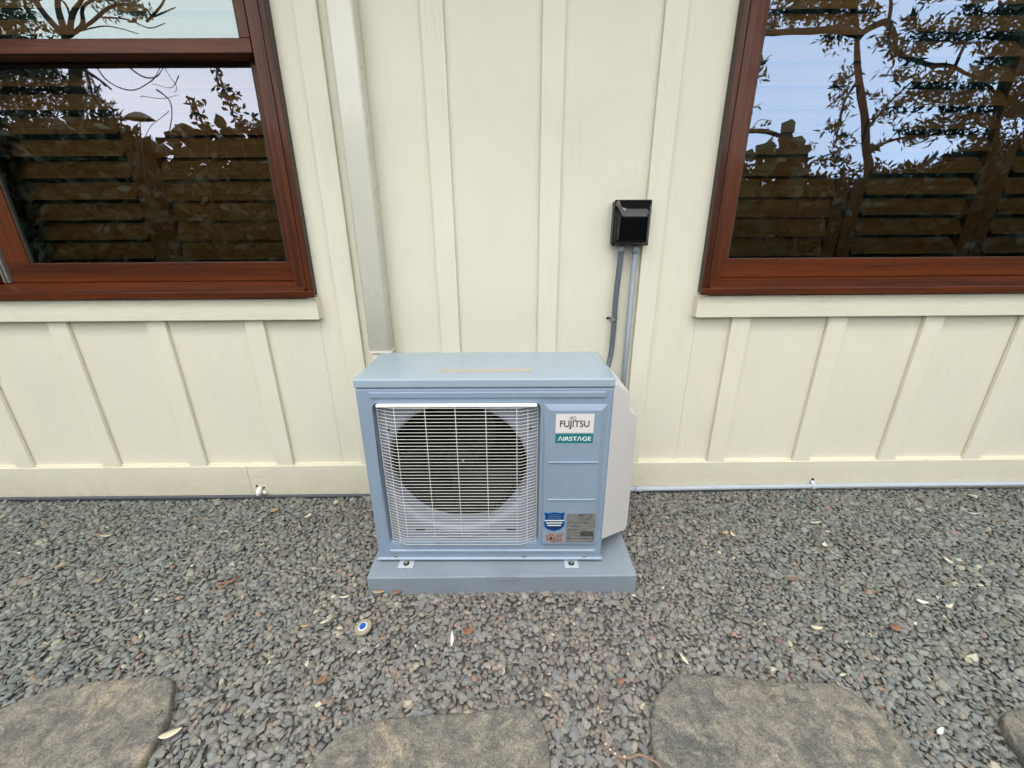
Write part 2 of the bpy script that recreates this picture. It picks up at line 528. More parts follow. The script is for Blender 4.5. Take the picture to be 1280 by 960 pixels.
# ================================================================== GRAVEL
PAD = (-.4959, .4305, 1.115, 1.60)
polys = [np.array(p) for p, _ in FLAGS]
def inside(poly, x, y):
    r = False; n = len(poly); j = n - 1
    for i in range(n):
        xi, yi = poly[i]; xj, yj = poly[j]
        if (yi > y) != (yj > y) and x < (xj - xi) * (y - yi) / (yj - yi) + xi: r = not r
        j = i
    return r
def shrink(poly, k):
    c = poly.mean(0); return c + (poly - c) * k
polyx = [shrink(p, .955) for p in polys]
boxes = [(p[:, 0].min(), p[:, 0].max(), p[:, 1].min(), p[:, 1].max()) for p in polyx]
def blocked(x, y):
    if PAD[0] + .004 < x < PAD[1] - .004 and PAD[2] + .006 < y < PAD[3]: return True
    for p, b in zip(polyx, boxes):
        if b[0] < x < b[1] and b[2] < y < b[3] and inside(p, x, y): return True
    return False

def ico(sub):
    bm = bmesh.new(); bmesh.ops.create_icosphere(bm, subdivisions=sub, radius=1)
    v = np.array([tuple(x.co) for x in bm.verts]); f = np.array([[q.index for q in p.verts] for p in bm.faces])
    bm.free(); return v, f
def chip(sub, r, p=16):
    v, f = ico(sub)
    k = r.integers(5, 9)
    nn = r.normal(size=(k, 3)) * np.array([1, 1, .8]); nn /= np.linalg.norm(nn, axis=1)[:, None]
    nn = np.vstack([nn, [[0, 0, 1], [0, 0, -1]]])
    d = np.concatenate([r.uniform(.55, 1.0, k), [.75, .75]])
    t = np.clip(v @ nn.T, 0, None) / d
    rad = 1 / (np.power(t, p).sum(1) ** (1 / p) + .05)
    v = v * rad[:, None]
    v *= np.array([1.0, r.uniform(.66, .95), r.uniform(.35, .6)])
    v /= np.abs(v[:, :2]).max()
    return v, f
lo = [chip(2, rng, 20) for _ in range(40)]
hi = [chip(3, rng, 34) for _ in range(40)]
xs = [chip(1, rng, 20) for _ in range(40)]

class Darts:
    def __init__(s, cell=.022): s.c = cell; s.g = {}
    def ok(s, x, y, r, k):
        i, j = int(x // s.c), int(y // s.c)
        for a in range(i - 2, i + 3):
            for b in range(j - 2, j + 3):
                for (X, Y, Rr) in s.g.get((a, b), ()):
                    d = (r + Rr) * k
                    if (x - X) ** 2 + (y - Y) ** 2 < d * d: return False
        s.g.setdefault((i, j), []).append((x, y, r)); return True
XM, YA, YB = 3.1, .22, 1.712
def layer(tries, rlo, rhi, k, darts):
    res = []
    U = rng.random((tries, 3)); rad = rhi - (rhi - rlo) * (np.arange(tries) / tries) ** .7
    for t in range(tries):
        y = YA + (YB - YA) * U[t, 1]
        xm = XM
        x = (U[t, 0] * 2 - 1) * xm
        r = rad[t] * (.9 + .2 * U[t, 2])
        if y > 1.712 - r * .6: continue
        if blocked(x, y): continue
        if darts.ok(x, y, r, k): res.append((x, y, r))
    return res
top = layer(240000, .0048, .0140, .72, Darts(.028))
low = layer(130000, .0062, .0110, .66, Darts(.026))
print(len(top), len(low))
stones = []
for (x, y, r) in top: stones.append((x, y, r * 1.40, gz(x, y) + rng.normal(0, .0028) - r * .30 - .001, 0))
for (x, y, r) in low: stones.append((x, y, r * 1.34, gz(x, y) - .0060, 1))

# grit kicked up onto the flagstones
for _ in range(170):
    p = polys[rng.integers(4)]
    a = rng.uniform(0, 2 * math.pi); c_ = p.mean(0)
    q_ = p[rng.integers(len(p))]; f_ = rng.uniform(.35, .95) if rng.random() < .3 else rng.uniform(.86, .97)
    x, y = c_ + (q_ - c_) * f_
    r_ = rng.uniform(.0022, .0055) if f_ < .86 else rng.uniform(.004, .009)
    stones.append((x, y, r_, .0225 + r_ * .3 if f_ < .9 else .015, 1))

def rotm(r, tilt):
    a = r.uniform(0, 2 * math.pi); b = r.normal(0, tilt); c = r.normal(0, tilt)
    return (Matrix.Rotation(b, 3, 'X') @ Matrix.Rotation(c, 3, 'Y') @ Matrix.Rotation(a, 3, 'Z'))
def tint(x, r):
    if r.random() < .035:
        c = np.array(RARE[r.integers(len(RARE))][:3])
    else:
        c = np.array(STONES[r.integers(len(STONES))][:3])
    g = math.exp(-(x - .05) ** 2 / .7)
    c = c * .93 * (np.array([.93, 1.0, .98]) * (1 - g) + np.array([1.06, 1.01, .98]) * g)
    return c * r.uniform(.74, 1.24)

# the 300 stones that show largest are pieces of the ground; the rest is one mass
def shows(s):
    d = math.sqrt(s[0] ** 2 + s[1] ** 2 + 1.186 ** 2)
    px = 1280 * abs(s[0]) / 1280
    vis = s[1] > .60 and abs(s[0]) < 1.2 * (s[1] - .1) + .55
    return s[2] / d if vis and s[4] == 0 else 0
order = sorted(range(len(stones)), key=lambda i: -shows(stones[i]))
big = set(order[:300])
peb_mats = [one_stone('pebble tone', c) for c in STONES + STONES[:5]]
peb_meshes = []
for (v, f) in hi[:24]:
    for _ in range(1):
        me = bpy.data.meshes.new('pebble'); me.from_pydata([tuple(a) for a in v], [], [tuple(a) for a in f])
        me.materials.append(peb_mats[len(peb_meshes) % len(peb_mats)]); peb_meshes.append(me)
VV, FF, CC = [], [], []
base = 0
for i, (x, y, r, z, lay) in enumerate(stones):
    rm = rotm(rng, .26 if lay == 0 else .30)
    if i in big:
        o = bpy.data.objects.new('pebble', peb_meshes[i % len(peb_meshes)])
        scn.collection.objects.link(o); o.parent = ground
        o.location = (x, y, z); o.scale = (r, r, r); o.rotation_euler = rm.to_euler()
        continue
    near = .52 < y < .88 and abs(x) < 1.4 and lay == 0 and r > .0085
    seen = lay == 0 and y > .5 and abs(x) < 1.25 * y + .75
    v, f = (hi if near else lo if seen else xs)[rng.integers(40)]
    w_ = (v * r * (1.0 if near else 1.05)) @ np.array(rm).T + np.array([x, y, z])
    VV.append(w_); FF.append(f + base); base += len(v)
    c = tint(x, rng)
    CC.append(np.repeat(np.append(c, 1)[None], len(v), 0))
VV = np.vstack(VV).astype(np.float32); FF = np.vstack(FF).astype(np.int32); CC = np.vstack(CC).astype(np.float32)
me = bpy.data.meshes.new('gravel')
me.vertices.add(len(VV)); me.vertices.foreach_set('co', VV.ravel())
me.loops.add(len(FF) * 3); me.loops.foreach_set('vertex_index', FF.ravel())
me.polygons.add(len(FF)); me.polygons.foreach_set('loop_start', np.arange(0, len(FF) * 3, 3, dtype=np.int32))
me.update(calc_edges=True)
ca = me.color_attributes.new('tint', 'FLOAT_COLOR', 'POINT'); ca.data.foreach_set('color', CC.ravel())
me.materials.append(M['stone'])
gr = link('gravel', me)
tag(gr, 'grey crushed stone gravel covering the ground in front of the wall', 'gravel', kind='stuff')
print('stones', len(stones), 'tris', len(FF))

# ================================================================== HOUSE
house = empty('house', (0, D, 0), 'cream board and batten house wall with two brown timber windows', 'house')
WB, WT = .9425, 2.42     # bottom of window timber, top of it
LW = (-3.10, -.785)      # left window, outer edges
RW = (.7745, 3.10)
XL, XR = -4.6, 4.6
ZB = -.004
def panel(x0, x1, z0, z1):
    MB().box(x0, x1, DP, DP + .02, z0, z1).build('siding_panel', M['panel'], house)
edges = [XL, LW[0] - .02, LW[1] + .02, RW[0] - .02, RW[1] + .02, XR]
panel(edges[0], LW[0] + .01, .10, Z_TOP)
panel(LW[0] + .011, LW[1] - .011, .10, WB + .01)
panel(LW[0] + .011, LW[1] - .011, WT - .01, Z_TOP)
for a, b in ((LW[1] - .01, X0 - SP), (X0 - SP + .001, X0 + SP), (X0 + SP + .001, RW[0] + .01)): panel(a, b, .10, Z_TOP)
panel(RW[0] + .011, RW[1] - .011, .10, WB + .01)
panel(RW[0] + .011, RW[1] - .011, WT - .01, Z_TOP)
panel(RW[1] - .01, XR, .10, Z_TOP)

def batten(x, z0, z1, w=BW):
    mb = MB(); n = 14; vs = []; fs = []
    mb.box(x - w / 2, x + w / 2, D, DP - .0022, z0, z1)
    return mb.build('batten', M['batten'], house, bevel=.0015)
batten(X0 - 2 * SP - .009, ZBT + .001, Z_TOP, .0765)
for k in (-1, 0, 1): batten(X0 + k * SP + (0.001 if k == 1 else 0), ZBT + .001, Z_TOP)
SILL_B = .8475
for k in range(-9, -2):
    if X0 + k * SP > LW[0] - .02: batten(X0 + k * SP, ZBT + .001, SILL_B - .001)
    else: batten(X0 + k * SP, ZBT + .001, Z_TOP)
for k in range(2, 10):
    if X0 + k * SP < RW[1] + .02: batten(X0 + k * SP, ZBT + .001, SILL_B - .004)
    else: batten(X0 + k * SP, ZBT + .001, Z_TOP)
for k in range(-7, 8):
    x = X0 + k * SP
    for W_ in (LW, RW):
        if W_[0] + .05 < x < W_[1] - .05: batten(x, WT + .09, Z_TOP)
# baseboards butt at a visible joint
YF = D - .006
for a, b in ((XL, -2.9), (-2.899, -1.243), (-1.2415, .42), (.4212, 2.86), (2.861, XR)):
    MB().box(a, b, YF, DP + .004, ZB, ZBT).build('baseboard', M['board'], house, bevel=.0018)
# sill boards under the windows
MB().box(LW[0] - .006, -.778, D - .022, DP - .001, SILL_B, .9335).build('sill_board', M['board'], house, bevel=.002)
MB().box(.765, RW[1] + .006, D - .022, DP - .001, SILL_B - .003, .9335).build('sill_board', M['board'], house, bevel=.002)
MB().box(LW[0] - .006, -.778, D - .012, DP - .001, WT + .001, WT + .088).build('head_board', M['board'], house, bevel=.002)
MB().box(.765, RW[1] + .006, D - .012, DP - .001, WT + .001, WT + .088).build('head_board', M['board'], house, bevel=.002)
# foundation strip and dark footing behind the gravel
MB().box(XL, XR, D + .004, D + .03, -.06, .0995).build('footing', M['flash'], house)
MB().box(XL, .56, D - .010, D + .003, -.018, -.0055).build('flashing_strip', M['flash'], house, bevel=.002)
MB().box(.561, XR, D - .008, D + .003, -.022, -.0055).build('flashing_strip', M['flash'], house, bevel=.002)
# caulk bead in the corner over the baseboard, bay by bay
ks = [k for k in range(-9, 10)]
for k in ks:
    a = X0 + k * SP + BW / 2 + .001; b = X0 + (k + 1) * SP - BW / 2 - .001
    if k == -3: b -= .009
    if k == -2: a -= .009
    if a < XL or b > XR: continue
    n = 40
    path = [(a + (b - a) * i / n, DP - .003, ZBT + .002) for i in range(n + 1)]
    rs = [.0045 + .0045 * max(0, mn.noise(Vector((p[0] * 38, 2, 0)))) + .0025 * mn.noise(Vector((p[0] * 120, 2, 5))) for p in path]
    MB().tube(path, rs, 7).build('caulk_bead', M['caulk'], house, smooth=True)
# eaves and roof edge
MB().box(XL, XR, D - .86, D + .05, Z_TOP, Z_TOP + .02).build('soffit', M['soffit'], house)
MB().box(XL, XR, D - .885, D - .861, Z_TOP - .03, Z_TOP + .16).build('fascia', M['board'], house)
MB().add([(XL, D - .90, Z_TOP + .16), (XR, D - .90, Z_TOP + .16), (XR, D + 3.6, Z_TOP + 1.6), (XL, D + 3.6, Z_TOP + 1.6)], [(0, 1, 2, 3)]).build('roof', M['flash'], house)
# room behind the wall (five faces), dim
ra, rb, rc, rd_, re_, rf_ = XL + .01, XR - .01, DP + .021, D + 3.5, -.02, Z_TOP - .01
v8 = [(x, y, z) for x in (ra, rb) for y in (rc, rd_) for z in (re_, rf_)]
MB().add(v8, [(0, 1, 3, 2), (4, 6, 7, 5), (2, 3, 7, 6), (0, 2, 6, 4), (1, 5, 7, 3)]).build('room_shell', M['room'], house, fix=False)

# ------------------------------------------------------------------ windows (parts of the house)
def window(sgn, x_in, x_out, meeting):
    """sgn +1: the near jamb is on the left side of the window (right window)."""
    def X(t): return x_in + sgn * t      # distance in from the outer edge
    def bx(mb, t0, t1, y0, y1, z0, z1):
        a, b = sorted((X(t0), X(t1))); return mb.box(a, b, y0, y1, z0, z1)
    Wd = abs(x_out - x_in)
    f = MB()
    bx(f, .004, .026, D - .010, DP + .12, WB, WT)                 # outer moulding
    bx(f, Wd - .026, Wd - .004, D - .010, DP + .12, WB, WT)
    bx(f, .026, Wd - .026, D - .010, DP + .12, WT - .03, WT)
    fr = f.build('window', M['wood_z'], house, bevel=.002)
    e = MB(); bx(e, 0, .0035, D - .008, DP - .002, WB + .004, WT)
    e.build('casing_edge', M['edge'], fr)
    for t0, t1 in ((.0295, .072), (Wd - .072, Wd - .0295)):
        c = MB(); bx(c, t0, t1, D - .006, DP + .118, WB + .004, WT - .031); c.build('jamb', M['wood_z'], fr, bevel=.0015)
    # sloping sill with a nose
    s = MB(); a, b = sorted((X(.0262), X(Wd - .0262)))
    s.prism([(a, D - .046, WB - .001), (a, D - .046, .966), (a, D + .05, .997), (a, D + .12, .997), (a, D + .12, WB - .001)], (a, 0, 0), (b, 0, 0))
    s.build('sill', M['wood_x'], fr, bevel=.002)
    n = MB(); a2, b2 = sorted((X(-.0135), X(Wd + .0135)))
    n.box(a2, b2, D - .0475, D - .041, WB - .003, .9655); n.build('sill_nose', M['wood_x'], fr, bevel=.002)
    # sashes
    def sash(t0, t1, z0, z1, yf, yg, rb_, rt, st, gm, st2=None):
        st2 = st2 or st
        r = MB(); bx(r, t0, t1, yf, yf + .045, z0, z0 + rb_); r.build('sash_rail', M['wood_x'], fr, bevel=.0018)
        r = MB(); bx(r, t0, t1, yf, yf + .045, z1 - rt, z1); r.build('sash_rail', M['wood_x'], fr, bevel=.0018)
        for u0, u1 in ((t0, t0 + st), (t1 - st2, t1)):
            r = MB(); bx(r, u0, u1, yf + .001, yf + .044, z0 + rb_ + .0005, z1 - rt - .0005); r.build('sash_stile', M['wood_z'], fr, bevel=.0018)
        for u0, u1 in ((t0 + st, t0 + st + .005), (t1 - st2 - .007, t1 - st2)):
            r = MB(); bx(r, u0 + .0002, u1 - .0002, yf + .008, yf + .02, z0 + rb_ + .001, z1 - rt - .001); r.build('glazing_gasket', M['gasket'], fr)
        a, b = sorted((X(t0 + st - .004), X(t1 - st2 + .004)))
        MB().add([(a, yg, z0 + rb_ - .004), (b, yg, z0 + rb_ - .004), (b, yg, z1 - rt + .004), (a, yg, z1 - rt + .004)], [(0, 1, 2, 3)]).build('pane', gm, fr)
    cuts = []
    if meeting:
        # double-hung pair: two bays divided by a mullion
        mid = 1.290
        for (sa, sb, na, nb) in ((.074, mid - .045, .040, .090), (mid + .045, Wd - .074, .090, .040)):
            sash(sa, sb, .998, 1.80, D + .045, D + .060, .074, .045, na, M['glass'], nb)
            sash(sa, sb, 1.752, WT - .032, D - .010, D + .004, .042, .05, .034, M['glass_up'])
        mm = MB(); bx(mm, mid - .0445, mid + .0445, D + .062, DP + .10, .998, WT - .031); mm.build('mullion', M['wood_z'], fr)
        mm = MB(); bx(mm, mid - .006, mid + .0445, D + .020, D + .0615, .998, WT - .031); mm.build('mullion', M['wood_z'], fr)
        for k in (-.036, -.020):
            mm = MB(); bx(mm, mid + k - .004, mid + k + .004, D + .034, D + .0615, .998, 1.75); mm.build('track', M['alu'], fr, bevel=.001)
    else:
        sash(.074, Wd - .074, .998, WT - .032, D + .045, D + .060, .074, .05, .044, M['glass_r'])
    return fr
window(-1, LW[1], LW[0], True)
window(1, RW[0], RW[1], False)

# ------------------------------------------------------------------ plantation shutters
def shutter(x0, x1, side, tilt, label):
    yb = D + .165
    t = empty('window_shutter', ((x0 + x1) / 2, yb, 1.0), label, 'shutter', 'louvred shutters inside the windows')
    sw = .056
    for a, b in ((x0, x0 + sw), (x1 - sw, x1)):
        MB().box(a, b, yb - .014, yb + .014, 1.0, 2.39).build('stile', M['stile'], t, bevel=.002)
    MB().box(x0 + sw + .001, x1 - sw - .001, yb - .012, yb + .012, 1.0, 1.055).build('rail', M['louvre'], t, bevel=.002)
    MB().box(x0 + sw + .001, x1 - sw - .001, yb - .012, yb + .012, 2.335, 2.39).build('rail', M['louvre'], t, bevel=.002)
    # one lens-shaped louvre, shared by all
    hw, ht = .0435, .0055
    prof = [(-hw, 0), (-hw * .6, ht * .8), (0, ht), (hw * .6, ht * .8), (hw, 0), (hw * .6, -ht * .8), (0, -ht), (-hw * .6, -ht * .8)]
    ca, sa = math.cos(tilt), math.sin(tilt)
    z = 1.115; first = None
    while z < 2.31:
        if first is None:
            mb = MB()
            pr = [(x0 + sw + .003, yb + p * sa * -1 + q_ * ca, z + p * ca + q_ * sa) for p, q_ in prof]
            mb.prism(pr, (x0 + sw + .003, 0, 0), (x1 - sw - .003, 0, 0))
            first = mb.build('louvre', M['louvre'], t)
            z0_ = z; l0 = first.location.copy()
        else:
            o = first.copy(); scn.collection.objects.link(o); o.location = l0 + Vector((0, 0, z - z0_))
            o.rotation_euler = (R(random.uniform(-1.5, 1.5)), 0, 0)
        z += .0775
    return t
T1, T2 = R(-40), R(-24)
shutter(-3.04, -2.11, 0, T1, 'brown louvred shutter behind the glass past the mullion at the far left edge')
shutter(-2.04, -1.4525, 0, T1, 'dark brown open louvred shutter in the left window, left of the seam')
shutter(-1.4505, -.865, 0, T2, 'lighter closed louvred shutter in the left window, nearest the downpipe')
shutter(.872, 1.400, 0, T2, 'shutter panel at the near side of the right window, beside the left jamb')
shutter(1.408, 1.977, 0, T1, 'middle louvred shutter panel in the right window')
shutter(1.979, 2.55, 0, T1, 'louvred shutter panel cut off by the right edge of the photo')

# ================================================================== DOWNPIPE
dp = empty('downpipe', (-.53, D - .03, .73), 'pale square painted downpipe running down the wall beside a batten', 'downpipe')
yf_, yb_ = D - .062, D + .012
def rrect(x0, x1, y0, y1, r, n=5):
    pts = []
    for cx_, cy_, a0 in ((x1 - r, y1 - r, 0), (x0 + r, y1 - r, 90), (x0 + r, y0 + r, 180), (x1 - r, y0 + r, 270)):
        for i in range(n + 1):
            a = R(a0 + 90 * i / n); pts.append((cx_ + r * math.cos(a), cy_ + r * math.sin(a)))
    return pts
rr = rrect(-.578, -.489, yf_, yb_, .012)
o = MB().prism([(x, y, .722) for x, y in rr], (0, 0, 0), (0, 0, Z_TOP - .722)).build('pipe', M['spout'], dp, smooth=False)
b = o.modifiers.new('b', 'BEVEL'); b.width = .0005
for p in o.data.polygons: p.use_smooth = len(p.vertices) == 4
rr2 = rrect(-.5805, -.4865, yf_ - .0025, yb_ + .002, .013)
MB().prism([(x, y, .716) for x, y in rr2], (0, 0, 0), (0, 0, .0058)).build('pipe_collar', M['white'], dp)
rr3 = rrect(-.572, -.495, yf_ + .006, yb_ - .004, .01)
MB().prism([(x, y, -.02) for x, y in rr3], (0, 0, 0), (0, 0, .7355)).build('lower_pipe', M['board'], dp)

# ================================================================== OUTDOOR UNIT
UX, UY, UZ, UA = -.0779, 1.186, .0888, -.0124
cu, su = math.cos(UA), math.sin(UA)
def U(p): return (UX + cu * p[0] - su * p[1], UY + su * p[0] + cu * p[1], UZ + p[2])
unit = empty('outdoor_unit', (UX, UY, UZ), 'blue grey heat pump outdoor unit with white wire fan grille on a plastic pad', 'heat pump')
UW, UH, UD = .395, .6796, .289
def ub(name, mat, x0, x1, y0, y1, z0, z1, bevel=0, parent=None):
    return MB().box(x0, x1, y0, y1, z0, z1).build(name, mat, parent or unit, bevel=bevel, tf=U)

# front sheet with the rounded grille opening
def rounded(x0, x1, z0, z1, r, n=6):
    pts = []
    for cx_, cz_, a0 in ((x1 - r, z1 - r, 0), (x0 + r, z1 - r, 90), (x0 + r, z0 + r, 180), (x1 - r, z0 + r, 270)):
        for i in range(n + 1):
            a = R(a0 + 90 * i / n); pts.append((cx_ + r * math.cos(a), cz_ + r * math.sin(a)))
    return pts
GX0, GX1, GZ0, GZ1 = -.3490, .1725, .0630, .6005
def plate_with_hole(mb, rect, hole, y, corner_n):
    """rect: x0,x1,z0,z1; hole: loop in rounded() order (4 arcs of corner_n pts)"""
    x0, x1, z0, z1 = rect
    oc = [(x1, z1), (x0, z1), (x0, z0), (x1, z0)]
    n = len(hole)
    vs = [(p[0], y, p[1]) for p in hole] + [(c[0], y, c[1]) for c in oc]
    fs = []
    for q in range(4):
        for i in range(corner_n - 1):
            a = q * corner_n + i; fs.append((a, a + 1, n + q))
        a = q * corner_n + corner_n - 1; b_ = (a + 1) % n
        fs.append((a, b_, n + (q + 1) % 4, n + q))
    mb.add(vs, fs)
hole = rounded(GX0, GX1, GZ0, GZ1, .020)
body = MB()
plate_with_hole(body, (-UW, UW, 0, .648), hole, 0, 7)
nh = len(hole)
body.add([(p[0], 0, p[1]) for p in hole] + [(p[0], .030, p[1]) for p in hole], [(i, (i + 1) % nh, nh + (i + 1) % nh, nh + i) for i in range(nh)])
# sides, back, bottom
body.add([(-UW, 0, 0), (-UW, UD, 0), (-UW, UD, .648), (-UW, 0, .648)], [(0, 1, 2, 3)])
body.add([(UW, 0, 0), (UW, UD, 0), (UW, UD, .648), (UW, 0, .648)], [(0, 3, 2, 1)])
body.add([(-UW, UD, 0), (UW, UD, 0), (UW, UD, .648), (-UW, UD, .648)], [(0, 1, 2, 3)])
body.add([(-UW, 0, 0), (UW, 0, 0), (UW, UD, 0), (-UW, UD, 0)], [(0, 1, 2, 3)])
body.add([(-UW, 0, .648), (UW, 0, .648), (UW, UD, .648), (-UW, UD, .648)], [(0, 1, 2, 3)])
bo = body.build('body', M['unit'], unit, tf=U)
bm = bmesh.new(); bm.from_mesh(bo.data); bmesh.ops.remove_doubles(bm, verts=bm.verts, dist=1e-5)
bm.normal_update()
be = [e for e in bm.edges if len(e.link_faces) == 2 and e.calc_face_angle(0) > 1.2 and not any(abs(v.co.x) < 0.33 for v in e.verts) and (e.verts[0].co - e.verts[1].co).length > .1]
bmesh.ops.bevel(bm, geom=be, offset=.006, segments=3, affect='EDGES', profile=.5)
bm.to_mesh(bo.data); bm.free()
# lid
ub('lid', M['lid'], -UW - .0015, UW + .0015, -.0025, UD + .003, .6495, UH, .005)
# pressed grooves: raised ribs and recessed dark lines drawn as low relief
def rib(x0, x1, z0, z1, y=-.003):
    # shallow tray: chamfered strip standing proud of the sheet
    c = .003
    vs = [(x0, .0005, z0), (x1, .0005, z0), (x1, .0005, z1), (x0, .0005, z1),
          (x0 + c, y, z0 + c), (x1 - c, y, z0 + c), (x1 - c, y, z1 - c), (x0 + c, y, z1 - c)]
    fs = [(4, 5, 6, 7), (0, 1, 5, 4), (1, 2, 6, 5), (2, 3, 7, 6), (3, 0, 4, 7)]
    return MB().add(vs, fs)
rib(-.352, .373, .6165, .6375, -.0045).build('pressed_rib', M['unit'], unit, tf=U)
rib(-.352, .373, .0265, .0400, -.0045).build('pressed_rib', M['unit'], unit, tf=U)
# service panel: bevelled tray
c_ = .0
sx0, sx1, sz0, sz1 = .1815, .3790, .0660, .5965
YP = -.0085
vs = [(sx0, .0005, sz0), (sx1, .0005, sz0), (sx1, .0005, sz1), (sx0, .0005, sz1),
      (sx0 + .005, YP, sz0 + .005), (sx1 - .015, YP, sz0 + .005), (sx1 - .019, YP, sz1 - .0195), (sx0 + .021, YP, sz1 - .0195),
      (sx0 + .005, YP, sz1 - .10)]
fs = [(0, 1, 5, 4), (1, 2, 6, 5), (2, 3, 7, 6), (3, 0, 4, 8, 7), (4, 5, 6, 7, 8)]
MB().add(vs, fs).build('service_panel', M['unit'], unit, tf=U, fix=False)
for o in [x for x in unit.children if x.name.startswith('service_panel')]:
    b2 = bmesh.new(); b2.from_mesh(o.data); bmesh.ops.recalc_face_normals(b2, faces=b2.faces); b2.to_mesh(o.data); b2.free()
for z in (.3965, .2540):
    mb = MB()
    mb.add([(.199, YP - .0001, z - .0045), (.360, YP - .0001, z - .0045), (.3575, YP - .0042, z), (.2015, YP - .0042, z), (.199, YP - .0001, z + .0022), (.360, YP - .0001, z + .0022)],
           [(0, 1, 2, 3), (3, 2, 5, 4), (0, 3, 4), (1, 5, 2)])
    mb.build('pressed_line', M['unit'], unit, tf=U)

# shroud plate with the round fan opening, bell mouth and cavity
FX, FZ, FR = -.1000, .3440, .2340
YS = .030
arc = 9
circ = []
for q in range(4):
    for i in range(arc):
        a = R(q * 90 + 90 * i / arc + 90 / arc / 2 * 1.0)
        circ.append((FX + FR * math.cos(a), FZ + FR * math.sin(a)))
sh = MB()
NS = 64
cp = [(FX + FR * math.cos(2 * math.pi * i / NS), FZ + FR * math.sin(2 * math.pi * i / NS)) for i in range(NS)]
def edgept(x, z):
    dx, dz = x - FX, z - FZ
    ts = []
    if dx > 1e-9: ts.append((GX1 + .002 - FX) / dx)
    if dx < -1e-9: ts.append((GX0 - .002 - FX) / dx)
    if dz > 1e-9: ts.append((GZ1 + .002 - FZ) / dz)
    if dz < -1e-9: ts.append((GZ0 - .002 - FZ) / dz)
    t = min(ts); return (FX + dx * t, FZ + dz * t)
ang = [2 * math.pi * i / NS for i in range(NS)]
for cxx, czz in ((GX0, GZ0), (GX0, GZ1), (GX1, GZ0), (GX1, GZ1)):
    ang.append(math.atan2(czz - FZ, cxx - FX) % (2 * math.pi))
ang = sorted(ang); na = len(ang)
prof_s = [(None, YS), (FR + .018, YS), (FR + .010, YS + .003), (FR + .003, YS + .010), (FR, YS + .020), (FR - .001, YS + .07)]
vs = []
for k, (rr_, yy) in enumerate(prof_s):
    for a in ang:
        if rr_ is None:
            e = edgept(FX + math.cos(a), FZ + math.sin(a)); vs.append((e[0], yy, e[1]))
        else:
            e = edgept(FX + math.cos(a), FZ + math.sin(a))
            lim = math.hypot(e[0] - FX, e[1] - FZ)
            q_ = min(rr_, lim); vs.append((FX + q_ * math.cos(a), yy, FZ + q_ * math.sin(a)))
fs = []
for k in range(len(prof_s) - 1):
    for i in range(na):
        j = (i + 1) % na; fs.append((k * na + i, k * na + j, (k + 1) * na + j, (k + 1) * na + i))
MB().add(vs, fs).build('fan_shroud', M['shroud'], unit, tf=U, smooth=False)
# lower tray lip seen behind the grille
lp = [(FX + (FR + .035) * math.sin(t) * .9, YS - .004, FZ - (FR + .035) * math.cos(t)) for t in np.linspace(-.42, .42, 24)]
MB().tube(lp, .0022, 6).build('shroud_rib', M['shroud'], unit, tf=U, smooth=True)
for xx in (-.262, .06):
    ub('drain_slot', M['washer'], xx, xx + .034, YS - .0015, YS + .001, .098, .103)
for xx, zz in ((-.318, .485), (.140, .490)):
    ub('slot', M['washer'], xx, xx + .005, YS - .0015, YS + .001, zz, zz + .018)
# black liner added to keep the fan opening dark, coil behind it
MB().tube([(FX, YS + .0705, FZ), (FX, UD - .032, FZ)], [FR - .0005, FR - .0005], 48, cap=False).build('dark_liner', M['cavity'], unit, tf=U, smooth=True, fix=False)
ub('heat_exchanger', M['fin'], -.36, .15, UD - .03, UD - .004, .03, .64)
# fan: hub and three swept blades
fan = MB().tube([(FX, .085, FZ), (FX, .083, FZ), (FX, .090, FZ), (FX, .15, FZ)], [.004, .040, .052, .055], 32).build('fan_hub', M['fan'], unit, tf=U, smooth=True)
for k in range(3):
    a0 = R(52 + 120 * k)
    nr, nt_ = 8, 10; vs = []
    for i in range(nr + 1):
        r_ = .05 + (.220 - .05) * i / nr
        half = R(42) * (1 - .25 * (i / nr))
        sweep = R(38) * (i / nr) ** 1.4
        for j in range(nt_ + 1):
            t = -1 + 2 * j / nt_
            a = a0 + sweep + half * t
            yy = .118 + .035 * t - .02 * (i / nr) + .006 * t * t
            vs.append((FX + r_ * math.cos(a), yy, FZ + r_ * math.sin(a)))
    fs = [(i * (nt_ + 1) + j, i * (nt_ + 1) + j + 1, (i + 1) * (nt_ + 1) + j + 1, (i + 1) * (nt_ + 1) + j) for i in range(nr) for j in range(nt_)]
    bl = MB().add(vs, fs).build('fan_blade', M['fan'], unit, tf=U, smooth=True)
    so = bl.modifiers.new('s', 'SOLIDIFY'); so.thickness = .003
MB().tube([(FX + .012, .080, FZ + .004), (FX + .012, .084, FZ + .004)], [.004, .005], 10).build('fan_nut', M['bolt'], unit, tf=U, smooth=True)
# motor mast
ub('motor_bracket', M['cavity'], FX - .05, FX + .05, .20, .22, .04, .62)

